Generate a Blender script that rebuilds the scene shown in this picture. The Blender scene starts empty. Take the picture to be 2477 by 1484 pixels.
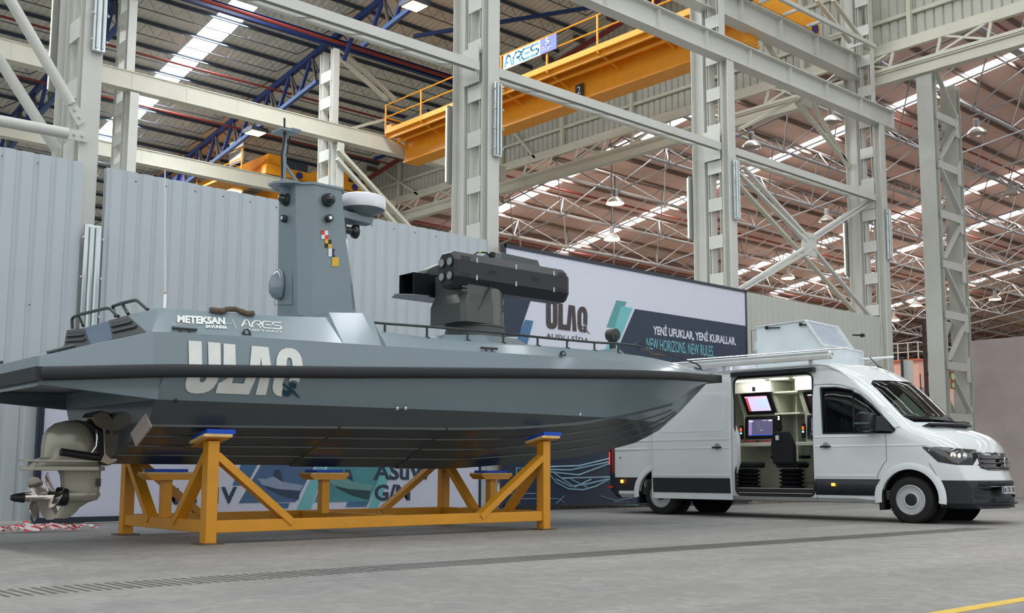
import bpy, bmesh, math, random
import numpy as np
from mathutils import Vector, Matrix
random.seed(7)
S = bpy.context.scene
COL = S.collection
PI = math.pi
# ------------------------------------------------------------------ camera
F_PX, CX, CY, CAM_H = 2600., 1238.5, 828., .78
YAW, PITCH, ROLL = math.radians(42.), math.radians(6.9), math.radians(.2)
_f = np.array([math.sin(YAW)*math.cos(PITCH), math.cos(YAW)*math.cos(PITCH), math.sin(PITCH)])
_r = np.array([math.cos(YAW), -math.sin(YAW), 0.]); _u = np.cross(_r, _f)
_r2 = _r*math.cos(ROLL)+_u*math.sin(ROLL); _u2 = -_r*math.sin(ROLL)+_u*math.cos(ROLL)
CM = np.array([_r2, -_u2, _f]); CC = np.array([0., 0., CAM_H])
cam = bpy.data.cameras.new('camera'); camo = bpy.data.objects.new('camera', cam); COL.objects.link(camo)
m = Matrix.Identity(4)
for i in range(3):
    m[i][0] = _r2[i]; m[i][1] = _u2[i]; m[i][2] = -_f[i]; m[i][3] = CC[i]
camo.matrix_world = m
cam.sensor_fit = 'HORIZONTAL'; cam.sensor_width = 36.; cam.lens = F_PX/2477*36
cam.shift_y = (CY-742.)/2477; cam.shift_x = 0
cam.clip_end = 400
cam.dof.use_dof = True; cam.dof.focus_distance = 13.5; cam.dof.aperture_fstop = 5.6
S.camera = camo
# ------------------------------------------------------------------ light
S.view_settings.view_transform = 'Standard'; S.view_settings.look = 'None'
S.view_settings.gamma = 1; S.view_settings.exposure = 0.28; S.view_settings.use_curve_mapping = False
W = bpy.data.worlds.new('daylight'); S.world = W; W.use_nodes = True
bg = W.node_tree.nodes['Background']; bg.inputs[0].default_value = (.92, .96, 1.0, 1); bg.inputs[1].default_value = .92
S.cycles.max_bounces = 7; S.cycles.diffuse_bounces = 4; S.cycles.glossy_bounces = 4; S.cycles.transmission_bounces = 5
S.cycles.use_denoising = True; S.cycles.sample_clamp_indirect = 6; S.cycles.caustics_reflective = False; S.cycles.caustics_refractive = False

def area(name, loc, size, size_y, power, col=(1, 1, 1), rot=(0, 0, 0)):
    l = bpy.data.lights.new(name, 'AREA'); l.shape = 'RECTANGLE'; l.size = size; l.size_y = size_y; l.energy = power; l.color = col
    o = bpy.data.objects.new(name, l); o.location = loc; o.rotation_euler = rot; COL.objects.link(o); return o
SLOPE = .16
def roofz(y):
    return 18.2 - SLOPE*(y-34.6) if y > 8 else 18.2 - SLOPE*(8-34.6) - SLOPE*(8-y)
_sl = math.atan(SLOPE)
# daylight that falls through the roof-light strips (added area lamps, some where the deck has no strip)
for i, (x, y0, y1, pw) in enumerate([(2.4, 8.6, 17, 260), (10.3, 8.6, 17, 330), (18.2, 8.6, 17, 260), (26.4, 8.6, 17, 200), (10.3, -12, 7.4, 560), (18.2, -12, 7.4, 480), (2.4, -12, 7.4, 480),
        (18.2, 18, 33, 1700), (18.2, 36, 52, 1700), (2.4, 18, 33, 1300), (41.1, 14, 50, 1700), (50.4, 14, 50, 1700), (67, 14, 50, 2200), (75, 14, 50, 2200), (90.6, 14, 50, 2200)]):
    yc = (y0+y1)/2; tilt = -_sl if yc > 8 else _sl
    area('roof_daylight', (x, yc, roofz(yc)-.12), 1.5, y1-y0, pw, (.93, .97, 1.0), (tilt, 0, 0))

# ------------------------------------------------------------------ pixel -> place helpers
def ray(x, y): return CM.T @ np.array([(x-CX)/F_PX, (y-CY)/F_PX, 1.])
def hit(x, y, p0, n):
    d = ray(x, y); n = np.array(n, float); return CC + d*(np.dot(np.array(p0, float)-CC, n)/np.dot(d, n))
def proj(P):
    q = CM @ (np.array(P, float)-CC); return CX+F_PX*q[0]/q[2], CY+F_PX*q[1]/q[2]
def AX(x, y, c): return hit(x, y, (c, 0, 0), (1, 0, 0))
def AY(x, y, c): return hit(x, y, (0, c, 0), (0, 1, 0))
def AZ(x, y, c=0): return hit(x, y, (0, 0, c), (0, 0, 1))
class Frame:
    def __init__(s, o, deg):
        a = math.radians(deg); s.a = a; s.o = np.array(o, float)
        s.u = np.array([math.cos(a), math.sin(a), 0]); s.v = np.array([-math.sin(a), math.cos(a), 0])
    def loc(s, P):
        q = np.array(P, float)-s.o; return np.array([q@s.u, q@s.v, q[2]])
    def wld(s, p): return s.o+s.u*p[0]+s.v*p[1]+np.array([0, 0, p[2]])
    def V(s, x, y, v): return s.loc(hit(x, y, s.o+s.v*v, s.v))
    def U(s, x, y, u): return s.loc(hit(x, y, s.o+s.u*u, s.u))
    def PL(s, x, y, p0, n):
        nw = s.u*n[0]+s.v*n[1]+np.array([0, 0, n[2]]); return s.loc(hit(x, y, s.wld(p0), nw))

# ------------------------------------------------------------------ materials
def lin(c): return tuple(((v/255)/12.92 if v/255 <= .04045 else ((v/255+.055)/1.055)**2.4) for v in c)
MATS = {}
def mat(name, rgb, rough=.5, metal=0., var=.06, scale=3., bump=0., emit=None, es=1., spec=.5, coat=0., trans=0., ior=1.45):
    if name in MATS: return MATS[name]
    M = bpy.data.materials.new(name); M.use_nodes = True; nt = M.node_tree; b = nt.nodes['Principled BSDF']
    c = lin(rgb); b.inputs['Roughness'].default_value = rough; b.inputs['Metallic'].default_value = metal
    b.inputs['Specular IOR Level'].default_value = spec; b.inputs['Coat Weight'].default_value = coat; b.inputs['Coat Roughness'].default_value = .08
    b.inputs['Transmission Weight'].default_value = trans; b.inputs['IOR'].default_value = ior
    tc = nt.nodes.new('ShaderNodeTexCoord'); nz = nt.nodes.new('ShaderNodeTexNoise'); nz.inputs['Scale'].default_value = scale; nz.inputs['Detail'].default_value = 5
    nt.links.new(tc.outputs['Object'], nz.inputs['Vector'])
    rp = nt.nodes.new('ShaderNodeValToRGB'); rp.color_ramp.elements[0].position = .3; rp.color_ramp.elements[1].position = .7
    rp.color_ramp.elements[0].color = tuple(v*(1-var) for v in c)+(1,); rp.color_ramp.elements[1].color = tuple(min(1, v*(1+var)) for v in c)+(1,)
    nt.links.new(nz.outputs['Fac'], rp.inputs[0]); nt.links.new(rp.outputs[0], b.inputs['Base Color'])
    if bump:
        bp = nt.nodes.new('ShaderNodeBump'); bp.inputs['Strength'].default_value = bump; bp.inputs['Distance'].default_value = .02
        nt.links.new(nz.outputs['Fac'], bp.inputs['Height']); nt.links.new(bp.outputs[0], b.inputs['Normal'])
    if emit: b.inputs['Emission Color'].default_value = lin(emit)+(1,); b.inputs['Emission Strength'].default_value = es
    MATS[name] = M; return M
def split_mat(name, lo, hi, plane, rough=.3, coat=.3):
    """two paints meeting on the plane a*x+b*y+c*z=d of the object's own space (a painted waterline)"""
    M = mat(name, hi, rough, coat=coat, var=.02); nt = M.node_tree; b = nt.nodes['Principled BSDF']
    tc = nt.nodes.new('ShaderNodeTexCoord'); dp = nt.nodes.new('ShaderNodeVectorMath'); dp.operation = 'DOT_PRODUCT'
    nt.links.new(tc.outputs['Object'], dp.inputs[0]); dp.inputs[1].default_value = plane[:3]
    gt = nt.nodes.new('ShaderNodeMath'); gt.operation = 'GREATER_THAN'; nt.links.new(dp.outputs['Value'], gt.inputs[0]); gt.inputs[1].default_value = plane[3]
    mx = nt.nodes.new('ShaderNodeMix'); mx.data_type = 'RGBA'; nt.links.new(gt.outputs[0], mx.inputs[0])
    mx.inputs[6].default_value = lin(lo)+(1,); mx.inputs[7].default_value = lin(hi)+(1,)
    nt.links.new(mx.outputs[2], b.inputs['Base Color']); return M

# ------------------------------------------------------------------ mesh builder
WARP = [False]    # on while the van is built: its long body is 6 % longer than the drawing its numbers come from
class MB:
    def __init__(s): s.v = []; s.f = []
    def add(s, vs, fs):
        n = len(s.v); s.v += [tuple(map(float, p)) for p in vs]; s.f += [tuple(i+n for i in f) for f in fs]; return s
    def box(s, x0, y0, z0, x1, y1, z1):
        return s.hexa([(x0, y0, z0), (x1, y0, z0), (x1, y1, z0), (x0, y1, z0), (x0, y0, z1), (x1, y0, z1), (x1, y1, z1), (x0, y1, z1)])
    def hexa(s, p): return s.add(p, [(0, 3, 2, 1), (4, 5, 6, 7), (0, 1, 5, 4), (1, 2, 6, 5), (2, 3, 7, 6), (3, 0, 4, 7)])
    def bar(s, p, q, w, h=None, up=(0, 0, 1)):
        h = h or w; p = Vector(p); q = Vector(q); d = (q-p).normalized(); up = Vector(up)
        if abs(d.dot(up)) > .98: up = Vector((1, 0, 0))
        a = d.cross(up).normalized()*w/2; b = a.cross(d).normalized()*h/2
        return s.hexa([p-a-b, p+a-b, q+a-b, q-a-b, p-a+b, p+a+b, q+a+b, q-a+b])
    def ibeam(s, p, q, w, h, t=.02, up=(0, 0, 1), tw=None):
        p = Vector(p); q = Vector(q); d = (q-p).normalized(); up = Vector(up)
        if abs(d.dot(up)) > .98: up = Vector((1, 0, 0))
        a = d.cross(up).normalized(); b = a.cross(d).normalized()
        s.bar(p+b*(h-t)/2, q+b*(h-t)/2, w, t, up); s.bar(p-b*(h-t)/2, q-b*(h-t)/2, w, t, up); s.bar(p, q, tw or t, h-2*t, up); return s
    def tube(s, pts, r, n=8, cap=True, r1=None):
        pts = [Vector(p) for p in pts]; m = len(pts); rings = []; prev = None
        for i, p in enumerate(pts):
            d = (pts[min(i+1, m-1)]-pts[max(i-1, 0)]).normalized()
            if prev is None:
                a = d.cross(Vector((0, 0, 1)) if abs(d.z) < .9 else Vector((1, 0, 0))).normalized()
            else:
                a = (prev-d*prev.dot(d)).normalized()
            prev = a; b = d.cross(a); rr = r if r1 is None else r+(r1-r)*i/(m-1)
            rings.append([p+(a*math.cos(2*PI*k/n)+b*math.sin(2*PI*k/n))*rr for k in range(n)])
        return s.loft(rings, True, cap)
    def loft(s, rings, closed=True, cap=True):
        n = len(rings[0]); vs = [p for r in rings for p in r]; fs = []
        for i in range(len(rings)-1):
            for k in range(n if closed else n-1):
                a = i*n+k; b = i*n+(k+1) % n; fs.append((a, b, b+n, a+n))
        if cap and closed: fs.append(tuple(range(n-1, -1, -1))); fs.append(tuple((len(rings)-1)*n+k for k in range(n)))
        return s.add(vs, fs)
    def prism(s, poly, d):
        n = len(poly); d = Vector(d); vs = [Vector(p) for p in poly]+[Vector(p)+d for p in poly]
        return s.add(vs, [tuple(range(n)), tuple(range(2*n-1, n-1, -1))]+[(k, k+n, (k+1) % n+n, (k+1) % n) for k in range(n)])
    def lathe(s, prof, c=(0, 0, 0), ax=(0, 0, 1), n=24, cap=True):
        c = Vector(c); ax = Vector(ax).normalized(); a = ax.orthogonal().normalized(); b = ax.cross(a)
        return s.loft([[c+ax*z+(a*math.cos(2*PI*k/n)+b*math.sin(2*PI*k/n))*r for k in range(n)] for r, z in prof], True, cap)
    def ball(s, c, r, n=12, sc=(1, 1, 1)):
        c = Vector(c); rings = []
        for i in range(1, n):
            t = PI*i/n; rings.append([c+Vector((r*sc[0]*math.sin(t)*math.cos(2*PI*k/16), r*sc[1]*math.sin(t)*math.sin(2*PI*k/16), r*sc[2]*math.cos(t))) for k in range(16)])
        return s.loft(rings)
    def build(s, name, m, parent=None, smooth=True, bevel=0., kind=None, ang=.6, mods=None, keep=False):
        """one mesh object; its origin sits under its own middle. With a parent the coordinates are the parent's frame
        (world coordinates when the parent has no turn of its own)."""
        V = np.array(s.v)
        if WARP[0] and not (parent is not None and 'own_frame' in parent): V[:, 0] = np.where(V[:, 0] < -.45, -.45+(V[:, 0]+.45)*1.062, V[:, 0])
        c = np.array([(V[:, 0].min()+V[:, 0].max())/2, (V[:, 1].min()+V[:, 1].max())/2, V[:, 2].min()])
        if keep: c = np.zeros(3)
        me = bpy.data.meshes.new(name); me.from_pydata([tuple(p) for p in V-c], [], s.f)
        bm = bmesh.new(); bm.from_mesh(me); bmesh.ops.recalc_face_normals(bm, faces=bm.faces); bm.to_mesh(me); bm.free()
        if smooth: me.shade_smooth(); me.set_sharp_from_angle(angle=ang)
        o = bpy.data.objects.new(name, me); COL.objects.link(o); o.data.materials.append(m)
        ref = np.zeros(3)
        if parent is not None: o.parent = parent; ref = np.array(parent['ref'])
        o.location = tuple(c-ref); o['ref'] = tuple(float(q) for q in c)
        if bevel:
            b = o.modifiers.new('bevel', 'BEVEL'); b.width = bevel; b.segments = 2; b.limit_method = 'ANGLE'; b.angle_limit = .6
        if kind: o['kind'] = kind
        return o
def tag(o, label, cat, group=None, kind=None):
    if label: o['label'] = label
    if cat: o['category'] = cat
    if group: o['group'] = group
    if kind: o['kind'] = kind
    return o
def thing(name, label, cat, loc, group=None, frame=None):
    """an Empty at the thing's base; world-coordinate parts unless a frame is given"""
    o = bpy.data.objects.new(name, None); COL.objects.link(o); o.empty_display_size = .2
    if frame is None: o.location = tuple(loc)
    else: o.location = tuple(frame.wld(loc)); o.rotation_euler = (0, 0, frame.a)
    o['ref'] = tuple(float(c) for c in loc)
    return tag(o, label, cat, group)
def struct(name, mb, m, **k):
    o = mb.build(name, m, **k); o['kind'] = 'structure'; return o
def obj(name, mb, m, label, cat, group=None, **k): return tag(mb.build(name, m, **k), label, cat, group)
def cleanup():
    for o in bpy.data.objects:
        for k in ('ref', 'own_frame'):
            if k in o: del o[k]
def text(body, name, m, parent, origin, xdir, ydir, height, width=None, depth=.004, bold=0., align='LEFT', shear=0.):
    """lettering laid on a surface: origin at its lower left, in world space; converted to a mesh in the parent's frame"""
    cu = bpy.data.curves.new(name, 'FONT'); cu.body = body; cu.size = 1; cu.extrude = .5; cu.offset = bold; cu.resolution_u = 3; cu.shear = shear
    t = bpy.data.objects.new('tmp', cu); COL.objects.link(t); dg = bpy.context.evaluated_depsgraph_get(); dg.update()
    me = bpy.data.meshes.new_from_object(t.evaluated_get(dg)); bpy.data.objects.remove(t)
    V = np.array([tuple(v.co) for v in me.vertices]); lo = V.min(0); hi = V.max(0)
    sx = (width/(hi[0]-lo[0])) if width else height/(hi[1]-lo[1]); sy = height/(hi[1]-lo[1])
    X = np.array(xdir, float); X /= np.linalg.norm(X); Yd = np.array(ydir, float); Yd /= np.linalg.norm(Yd); N = np.cross(X, Yd)
    o = np.array(origin, float); P = [o+X*(p[0]-lo[0])*sx+Yd*(p[1]-lo[1])*sy+N*(p[2]+.5)*depth for p in V]
    mb = MB(); mb.add(P, [tuple(f.vertices) for f in me.polygons]); bpy.data.meshes.remove(me)
    return mb.build(name, m, parent, smooth=False)
def boolean(o, cutter, op):
    md = o.modifiers.new('b', 'BOOLEAN'); md.operation = op; md.solver = 'EXACT'; md.object = cutter
    dg = bpy.context.evaluated_depsgraph_get(); dg.update()
    me = bpy.data.meshes.new_from_object(o.evaluated_get(dg)); o.modifiers.remove(md); old = o.data; o.data = me; bpy.data.meshes.remove(old)
def lerp(a, b, t): return a+(b-a)*t
def interp(x, xs, ys): return float(np.interp(x, xs, ys))

# ------------------------------------------------------------------ paints
steel = mat('pale_grey_steel_paint', (206, 206, 198), .42, var=.04, scale=1.2)
steel_far = mat('cream_steel_paint', (205, 203, 186), .5, var=.05, scale=1.2)
deck_l = mat('cream_roof_deck', (212, 211, 199), .6, var=.07, scale=.6)
deck_r = mat('dusty_pink_roof_deck', (218, 188, 174), .7, var=.08, scale=.5)
blue = mat('blue_truss_paint', (22, 48, 100), .45)
dark_purlin = mat('slate_purlin_paint', (56, 64, 76), .55)
brown_purlin = mat('brown_purlin_paint', (112, 92, 82), .6)
red = mat('red_pipe_paint', (122, 44, 38), .55)
galv = mat('galvanised_tube', (142, 139, 137), .6, 0.)
orange = mat('orange_crane_paint', (238, 158, 36), .4, var=.05)
white = mat('white_gloss', (226, 228, 228), .3)
black = mat('black_plastic', (20, 21, 23), .5)
chrome = mat('chrome', (220, 220, 222), .12, 1.)
sky = mat('bright_rooflight', (255, 255, 255), .5, emit=(235, 244, 255), es=7.)
tubelight = mat('lit_tube', (240, 255, 225), .4, emit=(232, 255, 200), es=1.6)
lampglow = mat('warm_lamp_glow', (255, 240, 200), .4, emit=(255, 206, 146), es=4.)
yellow_line = mat('yellow_floor_paint', (214, 178, 66), .6, var=.12, scale=8)
# ================================================================== THE HALL
def floor_mat():
    M = mat('worn_concrete', (150, 146, 140), .62, var=0); nt = M.node_tree; b = nt.nodes['Principled BSDF']
    for l in list(nt.links):
        if l.to_socket == b.inputs['Base Color']: nt.links.remove(l)
    tc = [n for n in nt.nodes if n.type == 'TEX_COORD'][0]
    def noise(sc, det, vec=None, dist=0):
        n = nt.nodes.new('ShaderNodeTexNoise'); n.inputs['Scale'].default_value = sc; n.inputs['Detail'].default_value = det; n.inputs['Distortion'].default_value = dist
        nt.links.new(vec or tc.outputs['Object'], n.inputs['Vector']); return n
    mp = nt.nodes.new('ShaderNodeMapping'); mp.inputs['Scale'].default_value = (.25, 1.3, 1); nt.links.new(tc.outputs['Object'], mp.inputs[0])
    n1 = noise(.5, 8, mp.outputs[0], .6); n2 = noise(14, 8); n3 = noise(3.2, 10, None, 1.5)
    r1 = nt.nodes.new('ShaderNodeValToRGB'); e = r1.color_ramp.elements; e[0].position = .32; e[0].color = lin((127, 125, 123))+(1,); e[1].position = .68; e[1].color = lin((152, 148, 142))+(1,)
    nt.links.new(n1.outputs['Fac'], r1.inputs[0])
    r3 = nt.nodes.new('ShaderNodeValToRGB'); e = r3.color_ramp.elements; e[0].position = .44; e[0].color = (.86, .86, .86, 1); e[1].position = .62; e[1].color = (1.12, 1.12, 1.12, 1)
    nt.links.new(n3.outputs['Fac'], r3.inputs[0])
    mx = nt.nodes.new('ShaderNodeMix'); mx.data_type = 'RGBA'; mx.blend_type = 'MULTIPLY'; mx.inputs[0].default_value = .7
    nt.links.new(r1.outputs[0], mx.inputs[6]); nt.links.new(r3.outputs[0], mx.inputs[7])
    mx2 = nt.nodes.new('ShaderNodeMix'); mx2.data_type = 'RGBA'; mx2.blend_type = 'MULTIPLY'; mx2.inputs[0].default_value = .5
    r2 = nt.nodes.new('ShaderNodeValToRGB'); e = r2.color_ramp.elements; e[0].position = .38; e[0].color = (.8, .8, .8, 1); e[1].position = .6; e[1].color = (1.08, 1.08, 1.08, 1)
    nt.links.new(n2.outputs['Fac'], r2.inputs[0]); nt.links.new(mx.outputs[2], mx2.inputs[6]); nt.links.new(r2.outputs[0], mx2.inputs[7])
    nt.links.new(mx2.outputs[2], b.inputs['Base Color'])
    bp = nt.nodes.new('ShaderNodeBump'); bp.inputs['Strength'].default_value = .25; bp.inputs['Distance'].default_value = .01
    nt.links.new(n2.outputs['Fac'], bp.inputs['Height']); nt.links.new(bp.outputs[0], b.inputs['Normal']); return M
concrete = floor_mat()
struct('floor', MB().box(-30, -30, -.3, 125, 70, 0), concrete, smooth=False, keep=True)
# cut drainage slots across the floor: a band of thin grooves
g = MB(); x = 1.6
drain_m = mat('drain_groove', (96, 95, 92), .8)
while x < 15.5:
    xo = random.uniform(-.006, .006); yy = lambda f: lerp(7.14, 7.60, f)-.02*(x-2.2)
    g.add([(x+xo, yy(0), .0025), (x+.026+xo, yy(0), .0025), (x+.026+xo, yy(1), .0025), (x+xo, yy(1), .0025)], [(0, 1, 2, 3)]); x += .07
g.add([(1.6, 7.145-.02*(1.6-2.2), .0015), (15.5, 7.145-.02*13.3, .0015), (15.5, 7.60-.02*13.3, .0015), (1.6, 7.60-.02*(1.6-2.2), .0015)][:0], [])
struct('trim_1', g, drain_m, smooth=False)
a, b_ = AZ(2235, 1486), AZ(2477, 1446); c_, d_ = AZ(2477, 1462), AZ(2330, 1486)
dr = (b_-a)/np.linalg.norm(b_-a)
ylm = MB(); p0 = a-dr*2.5; p1 = a+dr*9; nrm = np.array([dr[1], -dr[0], 0])*.10
ylm.prism([p0, p1, p1+nrm, p0+nrm], (0, 0, .003)); struct('trim_2', ylm, yellow_line, smooth=False)

# ---- ribbed partition wall in the column line
YW = 16.3; wall_m = mat('pale_green_grey_cladding', (186, 194, 198), .38, var=.025, scale=.8)
def ribbed(mb, x0, x1, y, z0, z1, pitch=.25, d=.028):
    pr = []; x = x0
    while x < x1-.01:
        for dx, dy in ((0, 0), (.03, d), (.065, d), (.095, 0)):
            if x+dx <= x1: pr.append((x+dx, y+dy))
        x += pitch
    pr.append((x1, y)); rings = [[(px, py, z) for px, py in pr] for z in (z0, z1)]
    n = len(pr); mb.add([p for r in rings for p in r], [(k, k+1, k+1+n, k+n) for k in range(n-1)])
    mb.box(x0, y+.06, z0, x1, y+.09, z1-.01)
w = MB(); ribbed(w, -2.4, 5.84, YW, .06, 5.47); ribbed(w, 6.19, 14.02, YW, .06, 5.47)
struct('wall_left', w, wall_m, smooth=False)
w = MB(); ribbed(w, 14.45, 29.45, YW, .12, 5.42, .25, .03)
wall_r = struct('wall_right', w, mat('grey_green_cladding', (190, 190, 182), .45, var=.03, scale=.8), smooth=False)
k = MB()
for i in range(60): k.box(14.3+i*.25, YW-.03, 0, 14.3+i*.25+.235, YW+.1, .13)
struct('trim_3', k, mat('plinth_blocks', (120, 112, 104), .8, var=.2), smooth=False)
sc = MB()
for i in range(30):
    for z in (5.33, 3.2): 
        X_ = -2+i*.5+.16
        if 5.5 < X_ < 6.2 or X_ > 13.9: continue
        sc.lathe([(.012, 0), (.012, .01)], (X_, YW-.012, z+.015*math.sin(i*7)), (0, 1, 0), 6)
struct('trim_4', sc, mat('screw_heads', (90, 96, 100), .5, .4), smooth=False)

# ---- columns: two or three legs tied by batten plates
def column(X, y0, zr, zt, label, group, z0=0, step=1.0, off=.0):
    t = thing('steel_column', label, 'column', (X, y0+.6, 0), group)
    MB().ibeam((X, y0+.11, z0), (X, y0+.11, zr), .30, .22, .022, (0, 1, 0)).build('runway_leg', steel, t)
    for y in (y0+.29, y0+.66): MB().ibeam((X, y, z0), (X, y, zt), .26, .08, .015, (0, 1, 0)).build('leg', steel, t)
    MB().ibeam((X, y0+1.0, z0), (X, y0+1.0, zt), .30, .40, .022, (0, 1, 0)).build('leg', steel, t)
    z = z0+.6+off
    while z < zt-.4:
        for sx in (-.14, .128): MB().box(X+sx, y0+.26, z, X+sx+.012, y0+.70, z+.34).build('batten_plate', steel, t, smooth=False)
        z += step
    MB().box(X-.22, y0-.02, 0, X+.22, y0+1.25, .03).build('base_plate', steel, t)
    return t
COLX = (5.95, 14.28, 22.54, 30.33)
L_ = ['tall battened steel column at the left edge with big tube braces bolted on', 'tall battened steel column in the middle, beside the launcher and the white banner',
      'tall battened steel column behind the dark slogan banner', 'tall battened steel column at the far right end of the ribbed partition']
for X, l in zip(COLX, L_): column(X, 16.45, 11.62, roofz(17)-.5, l, 'battened columns in the partition line')
for X, l in zip((13.6, 21.6), ('narrow battened column far behind the left end of the partition', 'narrow battened column far behind the boat mast')):
    t = thing('steel_column', l, 'column', (X, 34.6, 0), 'battened columns in the row behind')
    MB().ibeam((X, 33.9, 0), (X, 33.9, 13.15), .3, .4, .02, (0, 1, 0)).build('runway_leg', steel, t)
    MB().ibeam((X, 34.25, 0), (X, 34.25, 17), .28, .2, .02, (0, 1, 0)).build('leg', steel, t)
    MB().ibeam((X, 35.0, 0), (X, 35.0, 17), .28, .24, .02, (0, 1, 0)).build('leg', steel, t)
    z = 6.3
    while z < 16.8:
        MB().box(X-.15, 34.3, z, X+.15, 35.0, z+.42).build('batten_plate', steel, t, smooth=False); z += 1.05
# ---- runway beams
def runway(label, y, x0, x1, ztop, h, wd, m=steel, stiff=1.9, grp='crane runway beams', rail=True):
    t = thing('runway_beam', label, 'beam', ((x0+x1)/2, y, ztop-h), grp)
    MB().ibeam((x0, y, ztop-h/2), (x1, y, ztop-h/2), wd, h, .03, tw=(wd-.06 if m is steel_far else .02)).build('girder', m, t)
    s = MB(); x = x0+.4
    while x < x1:
        s.box(x, y-wd/2+.02, ztop-h+.03, x+.015, y+wd/2-.02, ztop-.03); x += stiff
    s.build('stiffeners', m, t, smooth=False)
    if rail: MB().box(x0, y-.03, ztop, x1, y+.03, ztop+.07).build('rail', mat('rail_steel', (110, 104, 98), .6, .3), t)
    return t
runway('deep pale crane runway beam crossing high at the upper right in front of the braces', 16.6, 6, 31.2, 12.23, .61, .34)
runway('pale crane runway beam at the top right that the orange crane runs on', 17.16, 14, 30.15, 13.95, .75, .42)
runway('pale crane runway beam passing behind the boat mast, uppermost of two', 33.9, -4, 30, 13.85, .62, .4, steel_far)
runway('pale crane runway beam behind the boat mast, lower and farther of two', 42.0, -4, 30, 13.85, .62, .4, steel_far)
# walkway rail beside the upper right runway
t = thing('side_walkway', 'ladder-like pale walkway frame beside the topmost right runway beam', 'walkway', (22, 16.4, 13.9))
MB().bar((14, 16.35, 14.0), (29.9, 16.35, 14.0), .1, .12).build('edge_rail', steel, t)
for i in range(13): MB().bar((15+i*1.2, 16.35, 14.0), (15+i*1.2, 16.92, 14.0), .08, .08).build('rung', steel, t)
# cable ladder beams between columns
for i, (xa, xb, l) in enumerate([(6.25, 14.02, 'long pale tie beam with a tube and brackets from the top centre down to the middle column'),
                                 (14.5, 22.3, 'long pale tie beam with a tube and brackets crossing in front of the orange crane'),
                                 (22.75, 30.1, 'long pale tie beam with a tube and brackets at the right above the thin braces')]):
    t = thing('tie_beam', l, 'beam', ((xa+xb)/2, 16.5, 8.9), 'tie beams between the partition columns')
    MB().ibeam((xa, 16.68, 9.26), (xb, 16.68, 9.26), .2, .13, .014, (0, 1, 0)).build('channel', steel, t)
    MB().tube([(xa, 17.6, 9.545), (xb, 17.6, 9.545)], .075, 10).build('tube', steel, t)
    n = 7
    for j in range(n):
        x = lerp(xa+.5, xb-.35, j/(n-1)); MB().bar((x, 16.72, 9.24), (x, 17.6, 9.54), .14, .06).build('bracket', steel, t)
    for xe in (xa-.03, xb+.02): MB().box(xe, 16.68, 8.95, xe+.02, 17.2, 9.75).build('end_plate', steel, t)
    c = MB(); x = xa
    while x < xb: c.box(x, 16.66, 9.325, x+.05, 16.74, 9.36); x += .12
    c.build('cable_tray', mat('dull_galvanised', (150, 148, 130), .6, .3), t, smooth=False)
# ---- strip lights on the columns
def strip_light(X, y, z0, z1, label, lit, grp, depth=.07, wd=.2):
    t = thing('strip_light', label, 'light', (X, y, z0), grp)
    MB().box(X-wd/2, y-.0, z0, X+wd/2, y+depth, z1).build('reflector', mat('bright_zinc', (205, 212, 215), .22, .8), t, bevel=.01)
    for dx in (-.045, .045):
        MB().tube([(X+dx, y-.03, z0+.04), (X+dx, y-.03, z1-.04)], .017, 8).build('tube', tubelight if lit else mat('unlit_tube', (225, 235, 232), .2), t)
    b = MB()
    for q in (.1, .37, .63, .9): b.box(X-wd/2-.03, y-.02, lerp(z0, z1, q), X-wd/2, y+.03, lerp(z0, z1, q)+.03); b.box(X+wd/2, y-.02, lerp(z0, z1, q), X+wd/2+.03, y+.03, lerp(z0, z1, q)+.03)
    b.build('clips', steel, t)
    return t
for X, l in zip(COLX, ('galvanised strip light on the left edge column, upper one', 'galvanised strip light on the middle column', 'galvanised strip light on the column behind the slogan banner', 'galvanised strip light on the column at the end of the partition')):
    strip_light(X+.05, 16.35, 7.3, 8.9, l, False, 'strip lights facing the boat')
strip_light(6.0, 16.2, 2.25, 4.5, 'twin tube strip light low on the left column, just behind the stern', False, None, .06, .26)
for X, l in zip(COLX, ('glowing tube light edge-on at the left of the left column', 'glowing tube light edge-on at the left of the middle column', 'glowing tube light edge-on at the left of the column behind the slogan banner', 'glowing tube light edge-on near the partition end')):
    t = thing('strip_light', l, 'light', (X-.2, 17.75, 6.95), 'glowing strip lights on the far column faces')
    MB().box(X-.24, 17.68, 6.95, X-.02, 17.73, 8.68).build('reflector', galv, t)
    MB().tube([(X-.22, 17.75, 7.0), (X-.22, 17.75, 8.64)], .03, 8).build('tube', tubelight, t)
# ---- big tube braces, left edge
def brace(p, q, r, label, plate=True, m=steel, cat='brace', grp=None):
    t = thing('tube_brace', label, cat, ((p[0]+q[0])/2, (p[1]+q[1])/2, min(p[2], q[2])), grp)
    MB().tube([p, q], r, 14).build('tube', m, t)
    if plate:
        d = (np.array(q)-np.array(p)); d = d/np.linalg.norm(d); e = np.array(q)+d*.32
        MB().bar(np.array(q)-d*.03, e, .02, .17, (0, 0, 1)).build('end_plate', m, t)
        s = MB()
        for k in (.1, .22):
            s.lathe([(.022, 0), (.022, .035)], np.array(q)+d*k-np.array([0, .045, 0]), (0, 1, 0), 8)
        s.build('bolts', m, t)
    return t
bq = [((10, -25), (172, 252), 'upper diagonal tube brace bolted to the left column'), ((-40, 285), (163, 323), 'horizontal tube brace bolted to the left column')]
for (a, b, l) in bq:
    a, b = AY(*a, 16.38), AY(*b, 16.38); d = (a-b)/np.linalg.norm(a-b); brace(a+d*1.2, b, .085, l, grp='tube braces at the left column')
a, b = AY(-30, 100, 16.9), AY(110, 320, 16.9); d = (b-a)/np.linalg.norm(b-a); brace(a-d*1.2, b+d*.3, .085, 'second diagonal tube brace, behind the horizontal one at left', False)
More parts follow.
